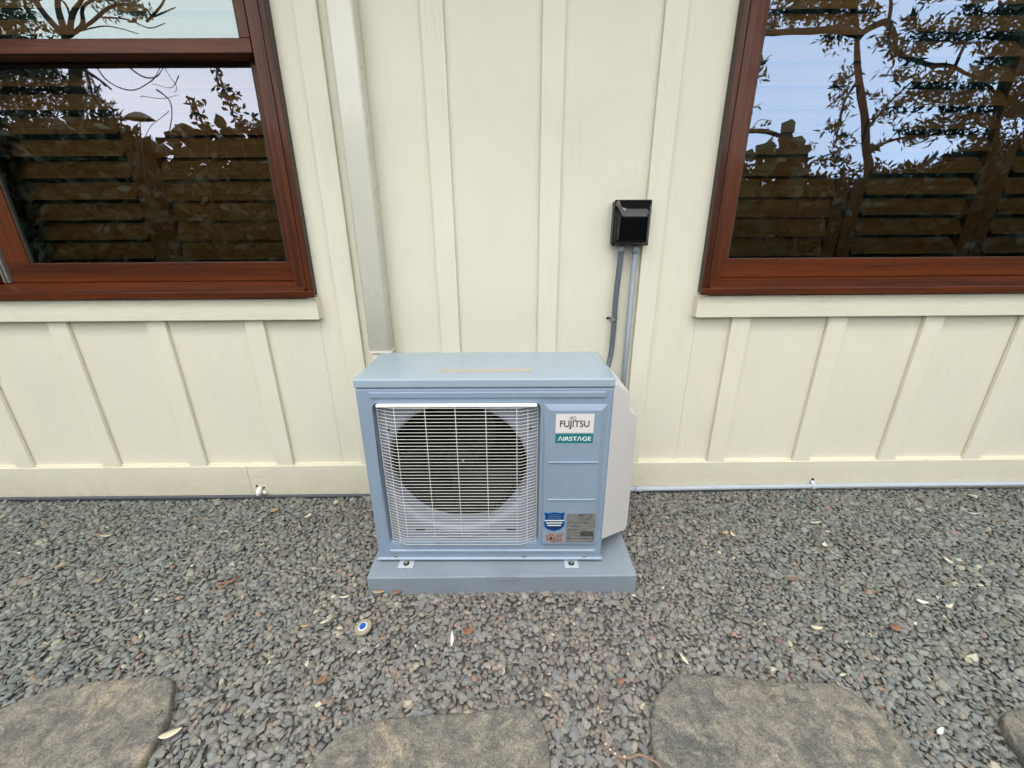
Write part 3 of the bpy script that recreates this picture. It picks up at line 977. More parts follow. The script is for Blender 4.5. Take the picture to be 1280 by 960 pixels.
# wire guard: horizontal wires folded back at both ends, vertical wires behind them
g = MB()
gx0, gx1 = -.3435, .1665
yo, yi = -.010, .016
rows = 45
for i in range(rows):
    z = .0700 + (.5865 - .0700) * i / (rows - 1)
    y0_ = yo + .003 * math.sin(math.pi * i / (rows - 1)) * -1
    a = gx0 + .002; b_ = gx1 - .002
    path = [(a, yi, z), (a + .010, yi - .008, z), (a + .055, y0_, z), (b_ - .055, y0_, z), (b_ - .010, yi - .008, z), (b_, yi, z)]
    g.tube(path, .00095, 5, cap=False)
for x in (-.2805, -.1855, -.0915, .0025, .0985):
    g.tube([(x, yi - .006, .0665), (x, yo + .0022, .072), (x, yo - .001, .33), (x, yo + .0022, .585), (x, yi - .006, .5905)], .0011, 5, cap=False)
for x in (-.3130, .1330):
    g.tube([(x, yi - .012 + .0035, .0685), (x, yi - .012 + .0035, .575)], .0013, 5, cap=False)
for x in (gx0 + .002, gx1 - .002):
    g.tube([(x, yi + .0022, .0675), (x, yi + .0022, .589)], .0014, 5, cap=False)
go = g.build('wire_grille', M['wire'], unit, tf=U, smooth=True, fix=False)
go['kind'] = 'stuff'
MB().box(gx0 + .010, gx1 - .006, -.0125, .004, .5905, .5985).build('grille_rim', M['rim'], unit, bevel=.002, tf=U)
for x in (-.3435, .150):
    MB().box(x, x + .018, .003, .014, .058, .072).build('grille_clip', M['unit'], unit, bevel=.003, tf=U)
# screws along the bottom and feet on the pad
for x, z in ((-.333, .0125), (.1228, .012), (.3359, .0118)):
    MB().tube([(x, 0, z), (x, -.0035, z), (x, -.004, z)], [.0058, .0055, .003], 14).build('screw', M['bolt'], unit, tf=U, smooth=True)
    ub('screw_slot', M['washer'], x - .0028, x + .0028, -.0046, -.0041, z - .0007, z + .0007)
PZ = .0739
for x0_, x1_ in ((-.3995, -.3455), (.1870, .2370)):
    lx0, lx1 = x0_ - UX, x1_ - UX
    mb = MB().box(lx0, lx1, -.032, .03, PZ - UZ + .0008, PZ - UZ + .0042)
    ft = mb.build('mounting_foot', M['steel'], unit, bevel=.0015, tf=U)
    xm = (lx0 + lx1) / 2
    MB().tube([(xm, -.014, PZ - UZ + .0043), (xm, -.014, PZ - UZ + .007)], [.0105, .0100], 16).build('washer', M['washer'], ft, tf=U)
    MB().tube([(xm, -.014, PZ - UZ + .0071), (xm, -.014, PZ - UZ + .0135)], [.0062, .0058], 6).build('bolt', M['bolt'], ft, tf=U)
for lx0 in (-.33, .25):
    MB().box(lx0, lx0 + .05, .24, .31, PZ - UZ + .0008, PZ - UZ + .0042).build('mounting_foot', M['steel'], unit, tf=U)
ub('base_rail', M['unit'], -.34, -.29, .02, .27, PZ - UZ + .0045, -.0003)
ub('base_rail', M['unit'], .25, .30, .02, .27, PZ - UZ + .0045, -.0003)
# hidden-side handle at the left rear
ub('side_handle', M['unit'], -UW - .014, -UW - .0002, .11, .20, .625, .655, .003)

# valve cover on the right flank: slanted front face with stepped outline
A0 = (.318, 1.186); B0 = (.428, 1.298)
def cov(t, z): return (A0[0] + (B0[0] - A0[0]) * t, A0[1] + (B0[1] - A0[1]) * t, z)
outl = [(.3165, 1.1845, .166), (.3165, 1.1845, .744), (.3253, 1.1934, .7472), (.3300, 1.1980, .7450), (.3704, 1.2393, .7056), (.3850, 1.2543, .6925),
        (.3905, 1.2600, .6800), (.3925, 1.2620, .6330), (.3960, 1.2660, .6220), (.4060, 1.2760, .6130), (.4230, 1.2930, .5980), (.4320, 1.3020, .5900),
        (.4375, 1.3075, .5700), (.4440, 1.3145, .3238), (.4445, 1.3147, .1300), (.4400, 1.3100, .1120), (.4300, 1.3000, .1070), (.4160, 1.2860, .1160)]
mb = MB()
n = len(outl)
back = [(x, 1.455, z + (.010 if z < .2 else 0)) for x, y, z in outl]
vs = outl + back
fs = [tuple(range(n)), tuple(range(2 * n - 1, n - 1, -1))] + [(i, i + n, (i + 1) % n + n, (i + 1) % n) for i in range(n)]
cv = mb.add(vs, fs).build('valve_cover', M['cover'], unit, bevel=.006)
for m_ in cv.modifiers: m_.segments = 3

# stickers, flat on the sheet
def sticker(name, pts, y, mat, th=.0005):
    vs = [(x, y, z) for x, z in pts] + [(x, y + th, z) for x, z in pts]
    n = len(pts)
    fs = [tuple(range(n)), tuple(range(2 * n - 1, n - 1, -1))] + [(i, i + n, (i + 1) % n + n, (i + 1) % n) for i in range(n)]
    return MB().add(vs, fs).build(name, mat, unit, tf=U)
def rect(x0, x1, z0, z1): return [(x0, z0), (x1, z0), (x1, z1), (x0, z1)]
lb = sticker('maker_badge', rect(.2190, .3375, .5015, .5660), YP - .0010, M['logo'], .0008)
tb = sticker('range_badge', rect(.2198, .3375, .4662, .4970), YP - .0010, M['teal'], .0008)

def text_mesh(txt, name, parent, mat, x0, x1, zb, h, y, bold=.0, shear=0):
    cu_ = bpy.data.curves.new(name, 'FONT'); cu_.body = txt; cu_.size = 1; cu_.offset = bold; cu_.shear = shear
    cu_.extrude = 0
    ob = bpy.data.objects.new(name + '_tmp', cu_); scn.collection.objects.link(ob)
    dg = bpy.context.evaluated_depsgraph_get(); dg.update()
    me = bpy.data.meshes.new_from_object(ob.evaluated_get(dg))
    bpy.data.objects.remove(ob)
    a = np.array([tuple(v.co) for v in me.vertices])
    mn_, mx_ = a.min(0), a.max(0)
    for v in me.vertices:
        x = x0 + (v.co.x - mn_[0]) / (mx_[0] - mn_[0]) * (x1 - x0)
        z = zb + (v.co.y) / h[0] * h[1]
        v.co = U((x, y, z))
    a = np.array([tuple(v.co) for v in me.vertices]); c = (a.min(0) + a.max(0)) / 2
    for v in me.vertices: v.co = v.co - Vector(c)
    me.materials.append(mat)
    return link(name, me, parent, c)
# FUJITSU with the looped mark over the J and I
text_mesh('FUJITSU', 'lettering', lb, M['ink'], .2325, .3235, .5225, (.72, .0225), YP - .0016, .012)
zc = .5520
inf = MB()
for cx_, rr_ in ((.2660, .0042), (.2755, .0058)):
    pth = [(cx_ + rr_ * math.cos(t), YP - .0015, zc + rr_ * .95 * math.sin(t)) for t in np.linspace(0, 2 * math.pi, 25)]
    inf.tube(pth, .00065, 5, cap=False)
inf.build('emblem', M['ink'], lb, tf=U)
# J tail below the baseline, as in the logo
MB().tube([(.2645, YP - .0015, .526), (.2640, YP - .0015, .519), (.2615, YP - .0015, .5155)], .0013, 5).build('emblem', M['ink'], lb, tf=U)
text_mesh('\u039bIRST\u039bGE', 'lettering', tb, M['badgewhite'], .2270, .3315, .4745, (.72, .0145), YP - .0016, .014)
# shield sticker
shp = [(.1925, .2060), (.1985, .2010), (.2250, .2050), (.2515, .2010), (.2580, .2060), (.2625, .1990), (.2585, .1900), (.2600, .1740), (.2635, .1600), (.2600, .1430), (.2480, .1310), (.2250, .1235), (.2020, .1310), (.1900, .1430), (.1870, .1600), (.1905, .1740), (.1920, .1900), (.1875, .1990)]
sb = sticker('shield_sticker', shp, YP - .0008, M['shieldrim'], .0006)
cxs, czs = .2250, .168
si = sticker('shield_field', [(cxs + (x - cxs) * .90, czs + (z - czs) * .92) for x, z in shp], YP - .0012, M['shield'], .0004)
for k, (z, wd) in enumerate(((.1700, .066), (.1600, .056), (.1500, .048))):
    sticker('shield_stripe', rect(cxs - wd / 2, cxs + wd / 2, z - .0020, z + .0020), YP - .0014, M['badgewhite'], .0002)
for k, z in enumerate((.1930, .1860, .1790)):
    sticker('shield_stripe', rect(cxs - .022, cxs + .022, z - .0009, z + .0009), YP - .0014, M['shieldrim'], .0002)
# rating plate, dark barcode block and refrigerant sticker with flame diamond
rp = sticker('rating_plate', rect(.2665, .3645, .0775, .1970), YP - .0009, M['plate'], .0006)
bp_ = sticker('serial_label', rect(.3160, .3600, .1050, .1240), YP - .0012, M['ink'], .0003)
for k in range(3):
    sticker('serial_stripe', rect(.3185, .3575, .1090 + k * .0052, .1100 + k * .0052), YP - .0014, M['plate'], .0002)
sticker('plate_heading', rect(.3060, .3230, .1905, .1935), YP - .0012, M['ink'], .0003)
tri = [(.3335, .1720), (.3465, .1720), (.3400, .1830)]
sticker('warning_triangle', tri, YP - .0012, M['ink'], .0003)
sticker('warning_triangle_field', [(.3362, .1736), (.3438, .1736), (.3400, .1800)], YP - .0014, M['plate'], .0002)
for k, z in enumerate((.1600, .1530, .1460, .1390, .1320, .1000, .0930, .0860)):
    sticker('plate_line', rect(.2710, .3100 + .008 * math.sin(k * 2.1) + (.04 if k < 2 or k > 4 else 0), z, z + .0011), YP - .0012, M['shroud' if k % 2 else 'ink'], .0002)
fl = sticker('refrigerant_sticker', rect(.2000, .2590, .0775, .1175), YP - .0009, M['flame'], .0006)
dm = [(.2160, .0815), (.2320, .0975), (.2160, .1135), (.2000 + .0002, .0975)]
sticker('flame_diamond', dm, YP - .0012, M['red'], .0003)
sticker('flame_field', [(.2160, .0845), (.2290, .0975), (.2160, .1105), (.2032, .0975)], YP - .0014, M['flame'], .0002)
sticker('flame_icon', [(.2125, .0905), (.2195, .0905), (.2215, .0960), (.2175, .1000), (.2165, .1050), (.2130, .0990), (.2108, .0955)], YP - .0016, M['ink'], .0002)
for z in (.1080, .1020, .0900, .0840):
    sticker('sticker_line', rect(.2360, .2550, z, z + .0012), YP - .0012, M['ink'], .0002)
# faint gold print strip on the lid
vs = [(x, y, UH + .0004) for x, y in ((-.148, .060), (.146, .060), (.146, .091), (-.148, .091))]
MB().add(vs, [(0, 1, 2, 3)]).build('lid_sticker', M['topprint'], unit, tf=U)

# ================================================================== PAD
pad = empty('equipment_pad', (-.0327, 1.36, 0), 'blue grey moulded plastic pad lying on the gravel under the heat pump', 'equipment pad')
mb = MB()
x0, x1, y0, y1, z1 = PAD[0], PAD[1], PAD[2], PAD[3], PZ
MB().box(x0, x1, y0, y1, -.03, z1).build('slab', M['pad'], pad, bevel=.004)
MB().box(-.0850, .0185, y0 - .0022, y0 + .020, z1 - .0165, z1 + .0018).build('mould_tab', M['pad'], pad, bevel=.001)

# ================================================================== BLACK JUNCTION BOX
jb = empty('junction_box', (.4655, D - .02, 1.21), 'glossy black plastic electrical box screwed to the siding beside a batten', 'electrical box')
MB().box(.3990, .5310, D - .026, DP - .0005, 1.1310, 1.2860).build('box_base', M['blackside'], jb, bevel=.003)
for z in (1.150, 1.185, 1.222, 1.258):
    MB().box(.3965, .3988, D - .024, D - .004, z, z + .018).build('side_rib', M['blackside'], jb, bevel=.0008)
# hooded lid: one swelling cover that rolls over at the top and the left
cx0, cx1, cz0, cz1 = .3965, .5355, 1.1275, 1.2900
flx = MB().box(cx0, cx1, D - .0325, D - .0265, cz0, cz1).build('lid_flange', M['black'], jb, bevel=.002)
nu, nv = 16, 24; vs = []
for j in range(nv + 1):
    for i in range(nu + 1):
        u, v_ = i / nu, j / nv
        xx = cx0 + .003 + (cx1 - cx0 - .006) * u; zz = cz0 + .003 + (cz1 - cz0 - .006) * v_
        eu = u / .26 if u < .5 else (1 - u) / .13; eu = min(1, eu); sx_ = math.sin(eu * math.pi / 2) ** .8
        ev = min(1, v_ / .05) ; tv = min(1, (1 - v_) / .38)
        hgt = .030 * sx_ * (ev ** .5) * math.sin(tv * math.pi / 2) ** .9
        vs.append((xx, D - .0325 - hgt, zz))
fs = [(j * (nu + 1) + i, j * (nu + 1) + i + 1, (j + 1) * (nu + 1) + i + 1, (j + 1) * (nu + 1) + i) for j in range(nv) for i in range(nu)]
MB().add(vs, fs).build('lid', M['black'], jb, smooth=True)
MB().tube([(.5260, D - .0346, 1.1370), (.5260, D - .0366, 1.1370)], [.0026, .002], 8).build('lid_screw', M['bolt'], jb, smooth=True)

# conduits
def smooth_path(p, n=8):
    p = [Vector(a) for a in p]; q = [p[0] * 2 - p[1]] + p + [p[-1] * 2 - p[-2]]; r = []
    for i in range(1, len(q) - 2):
        for k in range(n):
            t = k / n
            r.append(.5 * ((2 * q[i]) + (q[i + 1] - q[i - 1]) * t + (2 * q[i - 1] - 5 * q[i] + 4 * q[i + 1] - q[i + 2]) * t * t + (3 * q[i] - q[i - 1] - 3 * q[i + 1] + q[i + 2]) * t ** 3))
    return r + [p[-1]]
YC = D - .012
fc = empty('flexible_conduit', (.44, YC, .9), 'dark grey flexible conduit curving from the black box down behind the unit', 'conduit')
pth = smooth_path([(.4400, YC, 1.122), (.4385, YC, 1.06), (.4340, YC, .97), (.4330, YC, .89), (.4335, YC, .83), (.4335, YC, .76), (.4300, YC - .006, .70), (.4180, YC - .02, .645), (.3960, YC - .05, .60), (.3700, YC - .09, .56)])
MB().tube(pth, .0112, 12).build('conduit_tube', M['flex'], fc, smooth=True)
MB().tube([(.4405, YC, 1.1265), (.4402, YC, 1.105)], .0135, 14).build('fitting', M['pvc'], fc, smooth=True)
MB().tube([(.4402, YC, 1.1045), (.4400, YC, 1.098)], .0124, 14).build('fitting', M['flex'], fc, smooth=True)
pc = empty('rigid_conduit', (.50, YC, .9), 'light grey straight pipe conduit running down from the black box against the batten', 'conduit')
MB().tube([(.4950, YC, 1.1), (.4950, YC, .150)], .0115, 14).build('conduit_tube', M['pvc'], pc, smooth=True)
MB().tube([(.4950, YC, 1.1265), (.4950, YC, 1.098)], .0140, 14).build('fitting', M['pvc'], pc, smooth=True)
st = empty('pipe_strap', (.4300, D, .838), 'small metal strap and screw holding the dark flexible conduit to the siding', 'pipe strap')
a = [(.4210, DP - .001, .838), (.4205, YC, .838), (.4250, YC - .0135, .838), (.4335, YC - .0165, .838), (.4420, YC - .0135, .838), (.4465, YC, .838), (.4468, DP - .001, .838)]
mb = MB()
for i in range(len(a) - 1):
    p, q_ = a[i], a[i + 1]
    mb.add([(p[0], p[1], .8325), (q_[0], q_[1], .8325), (q_[0], q_[1], .8435), (p[0], p[1], .8435)], [(0, 1, 2, 3)])
s_ = mb.build('saddle', M['bolt'], st, fix=False); so = s_.modifiers.new('s', 'SOLIDIFY'); so.thickness = .0015
MB().box(.4060, .4209, DP - .0025, DP - .0005, .8325, .8435).build('tab', M['bolt'], st, bevel=.0005)
MB().tube([(.4110, DP - .0026, .838), (.4110, DP - .0085, .838)], [.0048, .004], 8).build('screw', M['washer'], st)

MB().tube(smooth_path([(.4950, YC, .1505), (.4950, YC - .004, .115), (.4870, YC - .03, .09), (.4600, YC - .09, .085), (.4350, YC - .16, .085), (.420, YC - .27, .10)], 5), .0128, 14).build('bend', M['pvc'], pc, smooth=True)

# drain pipe along the foot of the right-hand baseboard
dr = empty('drain_pipe', (1.6, D - .018, .018), 'pale grey pipe running along the foot of the baseboard to the right of the unit', 'pipe')
YD = D - .0185
pp = [(.525, YD, .0165), (.62, YD, .0175), (1.0, YD, .0215), (1.45, YD, .0245), (2.2, YD, .0270), (4.5, YD, .0290)]
MB().tube(smooth_path(pp, 6), .0118, 14).build('pipe_run', M['pvcpale'], dr, smooth=True)
MB().tube([(.590, YD, .0172), (.628, YD, .0177)], .0142, 14).build('coupling', M['pvcpale'], dr, smooth=True)
MB().tube(smooth_path([(.540, YD, .0165), (.520, YD, .0163), (.506, YD - .004, .0163), (.500, YD - .018, .0162), (.500, YD - .05, .016)], 5), .0135, 14).build('elbow', M['pvcpale'], dr, smooth=True)
pcl = empty('pipe_clip', (1.448, YD, .03), 'small metal clip with a dark screw pinning the pale pipe to the baseboard', 'pipe clip')
mb = MB()
a = [(YD + .0125, .052), (YD - .001, .0395), (YD - .0105, .0335), (YD - .0138, .0250), (YD - .0120, .0150)]
for i in range(len(a) - 1):
    mb.add([(1.440, a[i][0], a[i][1]), (1.456, a[i][0], a[i][1]), (1.456, a[i + 1][0], a[i + 1][1]), (1.440, a[i + 1][0], a[i + 1][1])], [(0, 1, 2, 3)])
s_ = mb.build('saddle', M['steel'], pcl, fix=False); so = s_.modifiers.new('s', 'SOLIDIFY'); so.thickness = .0014
MB().tube([(1.4485, YF - .0005, .0560), (1.4485, YF - .0065, .0560)], [.0062, .005], 8).build('screw', M['washer'], pcl)

# painted-over stub on the left baseboard
sb_ = empty('painted_stub', (-1.197, YF - .01, .030), 'cream painted knobbly pipe stub sticking out of the left baseboard', 'pipe stub')
MB().tube([(-1.197, YF + .0, .036), (-1.197, YF - .014, .034), (-1.196, YF - .024, .026), (-1.196, YF - .030, .014)], [.013, .0125, .0115, .0095], 12).build('stub', M['white'], sb_, smooth=True)
MB().tube([(-1.192, YF - .004, .020), (-1.178, YF - .010, .016), (-1.168, YF - .012, .014)], [.008, .007, .005], 8).build('blob', M['white'], sb_, smooth=True)
MB().tube([(-1.2130, YF + .0005, .047), (-1.2130, YF - .003, .047)], [.0055, .005], 8).build('screw', M['washer'], sb_)
MB().tube([(-1.1800, YF + .0005, .038), (-1.1800, YF - .003, .038)], [.004, .004], 8).build('screw', M['washer'], sb_)

# ================================================================== SMALL THINGS ON THE GRAVEL
def lay(x, y, h=.008): return gz(x, y) + h
mk = empty('round_marker', (-.4685, .9765, .012), 'round beige disc with a white ring and blue centre lying on the gravel', 'marker')
mk.rotation_euler = (R(6), R(-9), 0)
z0 = .010
for nm, r_, za, zb, mt in (('disc', .0265, 0, .008, 'marker'), ('ring', .0150, .0081, .0100, 'logo'), ('cap', .0105, .0101, .0130, 'blue')):
    MB().tube([(-.4685, .9765, z0 + za), (-.4685, .9765, z0 + zb - .0015), (-.4685, .9765, z0 + zb)], [r_, r_, r_ * .93], 28).build(nm, M[mt], mk)
tp = [(.236, .768, .020), (.226, .728, .016), (.2205, .696, .014), (.2200, .668, .017), (.2235, .645, .014), (.2330, .628, .015), (.2480, .6165, .018), (.2700, .6130, .020), (.2950, .6180, .022), (.3180, .6080, .024), (.3330, .5980, .024), (.34, .585, .022)]
tw = empty('twig', (.25, .65, .015), 'thin curved pink brown twig on the gravel between the two nearer flagstones', 'twig')
MB().tube(smooth_path([(a, b, c + .009) for a, b, c in tp], 5), [.0016 + .0014 * min(1, i / 30) + .0006 * (i % 7 == 0) for i in range(56)], 6).build('stem', M['twig'], tw, smooth=True)
for a, b, c in ((.2196, .690, .021), (.2230, .643, .021), (.2400, .622, .023), (.2600, .614, .026), (.231, .631, .022)):
    c += .005
    MB().tube([(a - .003, b, c), (a, b, c + .001), (a + .003, b, c)], [.0008, .0028, .0008], 6).build('node', M['bead'], tw, smooth=True)

def leaf(x, y, ln, wd, rot, mat, lab, curl=.15, z=None):
    n = 8; vs = []
    for i in range(n + 1):
        t = i / n; w2 = wd / 2 * math.sin(math.pi * min(1, t ** .8)) ** .8 + .0003
        zz = curl * ln * (4 * (t - .5) ** 2)
        for s_, dz in ((-1, .25 * w2), (0, 0), (1, .2 * w2)):
            vs.append(((t - .5) * ln, s_ * w2, zz + dz * 1.2))
    fs = []
    for i in range(n):
        for k in range(2): fs.append((i * 3 + k, i * 3 + k + 1, (i + 1) * 3 + k + 1, (i + 1) * 3 + k))
    ca_, sa_ = math.cos(rot), math.sin(rot)
    h = lay(x, y, .0135) if z is None else z
    vs = [(x + a * ca_ - b * sa_, y + a * sa_ + b * ca_, h + c) for a, b, c in vs]
    o = MB().add(vs, fs).build('dry_leaf', mat, None, smooth=True, fix=False)
    so = o.modifiers.new('s', 'SOLIDIFY'); so.thickness = .0005
    tag(o, lab, 'leaf', 'dry leaves fallen on the gravel')
pale, red, yel = M['drypale'], M['dryred'], M['dryyellow']
for x, y, ln, wd, rot, mt, lab in (
    (-.852, .684, .050, .017, .45, pale, 'large pale cream leaf lying beside the left brown flagstone'),
    (-.567, 1.090, .034, .009, .2, pale, 'narrow white leaf left of the front corner of the plastic pad'),
    (-.456, 1.105, .044, .012, .1, yel, 'straw coloured leaf touching the front left corner of the pad'),
    (-.395, 1.104, .036, .013, .3, red, 'tan leaf resting against the front of the pad above the first foot'),
    (-.531, .815, .032, .020, .9, red, 'rust red leaf between the left and the middle flagstones'),
    (-.654, .981, .028, .010, .1, yel, 'orange straw leaf a little left of the round marker'),
    (-.600, .995, .026, .010, .5, pale, 'small pale leaf just left of the round marker'),
    (-1.013, 1.172, .058, .014, .6, red, 'long rust brown leaf halfway between the left wall corner and the unit'),
    (-1.025, 1.150, .040, .010, .1, red, 'short brown leaf crossing under the long rust brown leaf'),
    (-1.709, 1.262, .032, .016, 1.2, yel, 'yellow leaf alone near the left edge of the gravel'),
    (-1.689, 1.435, .050, .008, .2, pale, 'thin white curled leaf on the far left gravel'),
    (-1.072, 1.590, .034, .026, .8, yel, 'round tan leaf close to the wall below the painted stub'),
    (-.901, 1.548, .036, .016, 1.1, pale, 'pale folded leaf near the wall left of the unit'),
    (-1.325, 1.532, .090, .004, .03, yel, 'straw stem lying parallel to the left wall'),
    (-1.49, 1.18, .030, .012, .9, yel, 'olive yellow leaf left of the long rust brown leaf'),
    (-.182, .926, .010, .052, .1, M['white'], 'white splinter standing out of the gravel in front of the pad'),
    (-.135, .955, .036, .026, .7, red, 'coral red leaf behind the white splinter'),
    (.421, 1.469, .028, .012, .4, pale, 'pale leaf tucked beside the valve cover'),
    (1.033, 1.628, .030, .010, .4, red, 'orange leaf near the wall to the right of the unit'),
    (1.284, 1.445, .050, .010, .05, pale, 'slender cream leaf on the right gravel below the pipe clip'),
    (1.230, 1.315, .030, .018, .9, pale, 'crumpled pale leaf right of centre in the right gravel'),
    (1.240, 1.265, .060, .003, -1.0, pale, 'bent straw stem below the crumpled pale leaf'),
    (.953, .958, .038, .014, -.1, pale, 'oval cream leaf above the large rounded flagstone'),
    (2.010, 1.500, .060, .005, -.25, M['badgewhite'], 'white curved sliver on the far right gravel'),
    (1.900, 1.600, .050, .005, .0, yel, 'straw sliver nearest the wall on the far right'),
    (.880, 1.397, .034, .020, .5, yel, 'yellow torn leaf between the unit and the right gravel'),
    (.905, 1.385, .030, .012, 1.7, pale, 'pale torn leaf touching the yellow torn leaf'),
    (1.065, .672, .030, .010, .5, M['badgewhite'], 'white chip beside the right edge of the large flagstone'),
    (1.63, 1.225, .036, .014, 1.5, pale, 'upright cream leaf in the right gravel'),
    (1.44, 1.030, .036, .012, .3, pale, 'cream leaf next to the dark patch of the right gravel'),
    (1.37, 1.049, .034, .016, -.3, M['white'], 'white shell-like chip in the dark patch of the right gravel'),
    (1.20, .955, .034, .024, .2, red, 'brown orange leaf in the right foreground'),
    (1.00, 1.15, .036, .012, .2, red, 'rust leaf in the middle of the right gravel'),
    (.500, .862, .012, .040, .3, pale, 'forked pale stem on the gravel behind the large flagstone'),
    (.300, .800, .026, .018, .5, red, 'salmon leaf left of the large flagstone'),
    (.300, .585, .030, .024, .5, yel, 'orange leaf under the lower end of the twig')):
    leaf(x, y, ln, wd, rot, mt, lab)

# ================================================================== GARDEN BEHIND THE CAMERA (seen mirrored in the window glass)
def tubes(items, name, mat, parent):
    for path, r in items:
        p = smooth_path(path, 5)
        n = len(p)
        MB().tube(p, [r * (1.05 - .55 * i / n) for i in range(n)], 7).build(name, mat, parent, smooth=True)

def leaves(name, mat, parent, clumps, dens, ln, wd, broad=False, clump_n=9):
    """many small leaves on short sprays, filling uneven clumps; each leaf is two bent quads"""
    vs = []; fs = []
    r = rng
    for (x, y, z, rad) in clumps:
        nspr = max(2, int(dens * (rad / .15) ** 2))
        for _ in range(nspr):
            d = r.normal(size=3); d /= np.linalg.norm(d)
            c = np.array([x, y, z]) + d * rad * (r.random() ** .45) * np.array([1, .8, .85])
            ax = r.normal(size=3) * np.array([1, .7, .55]) + np.array([0, 0, .5]); ax /= np.linalg.norm(ax)
            sl_ = ln * (1.6 + 1.2 * r.random())
            for k in range(clump_n):
                t = k / clump_n
                b = c + ax * sl_ * (t - .5)
                dr = ax * (.75 if not broad else .2) + r.normal(size=3) * .55; dr /= np.linalg.norm(dr)
                sd_ = np.cross(dr, r.normal(size=3)); sd_ /= (np.linalg.norm(sd_) + 1e-6)
                up_ = np.cross(dr, sd_)
                l_ = ln * (.7 + .6 * r.random()); w_ = wd * (.7 + .6 * r.random()) * .5
                i = len(vs)
                if broad:
                    for a_, s_ in ((0, 0), (.25, .9), (.6, 1), (1, .25), (.6, -1), (.25, -.9)):
                        q_ = b + dr * l_ * a_ + sd_ * w_ * s_ + up_ * (-.15 * l_ * abs(s_)); vs.append(tuple(q_))
                    fs.append((i, i + 1, i + 2, i + 3)); fs.append((i, i + 3, i + 4, i + 5))
                else:
                    for a_, s_ in ((0, 0), (.5, 1), (1, 0), (.5, -1)):
                        q_ = b + dr * l_ * a_ + sd_ * w_ * s_ + up_ * (-.12 * l_ * a_); vs.append(tuple(q_))
                    fs.append((i, i + 1, i + 2)); fs.append((i, i + 2, i + 3))
    return MB().add(vs, fs).build(name, mat, parent, fix=False)

RT_BR = [([(5.67, -3.2, 0.66), (5.32, -3.2, 1.74), (5.12, -3.2, 2.32), (4.9, -3.2, 2.9), (4.69, -3.2, 3.45), (4.35, -3.2, 4.44)], 0.060),
 ([(4.56, -3.1, 3.57), (4.23, -3.1, 3.62), (3.82, -3.1, 3.59), (3.29, -3.1, 3.59), (2.76, -3.1, 3.68)], 0.050),
 ([(4.72, -3.3, 3.57), (4.84, -3.3, 3.69), (5.06, -3.3, 3.76), (5.22, -3.3, 3.61), (5.3, -3.3, 3.41), (5.78, -3.3, 3.3), (6.13, -3.3, 3.24), (6.64, -3.3, 3.07), (7.5, -3.3, 2.62)], 0.040),
 ([(5.01, -3.2, 3.72), (4.96, -3.2, 3.96), (4.74, -3.2, 4.28)], 0.025),
 ([(7.1, -3.4, 3.86), (7.07, -3.4, 3.18), (7.13, -3.4, 2.24), (7.62, -3.4, 0.63)], 0.080),
 ([(4.37, -3.2, 4.12), (3.99, -3.2, 4.0), (3.66, -3.2, 3.88)], 0.025),
 ([(6.04, -3.2, 3.21), (6.16, -3.2, 3.62), (6.51, -3.2, 3.95)], 0.025),
 ([(5.26, -3.35, 2.24), (5.66, -3.35, 2.39), (6.33, -3.35, 2.49), (6.86, -3.35, 2.64)], 0.020),
 ([(4.71, -3.05, 3.04), (4.57, -3.05, 2.77), (4.59, -3.05, 2.29)], 0.020),
 ([(3.43, -3.2, 3.18), (3.28, -3.2, 3.09), (3.14, -3.2, 3.0)], 0.015),
 ([(5.1, -3.2, 2.51), (5.29, -3.2, 2.8), (5.54, -3.2, 3.08)], 0.020)]
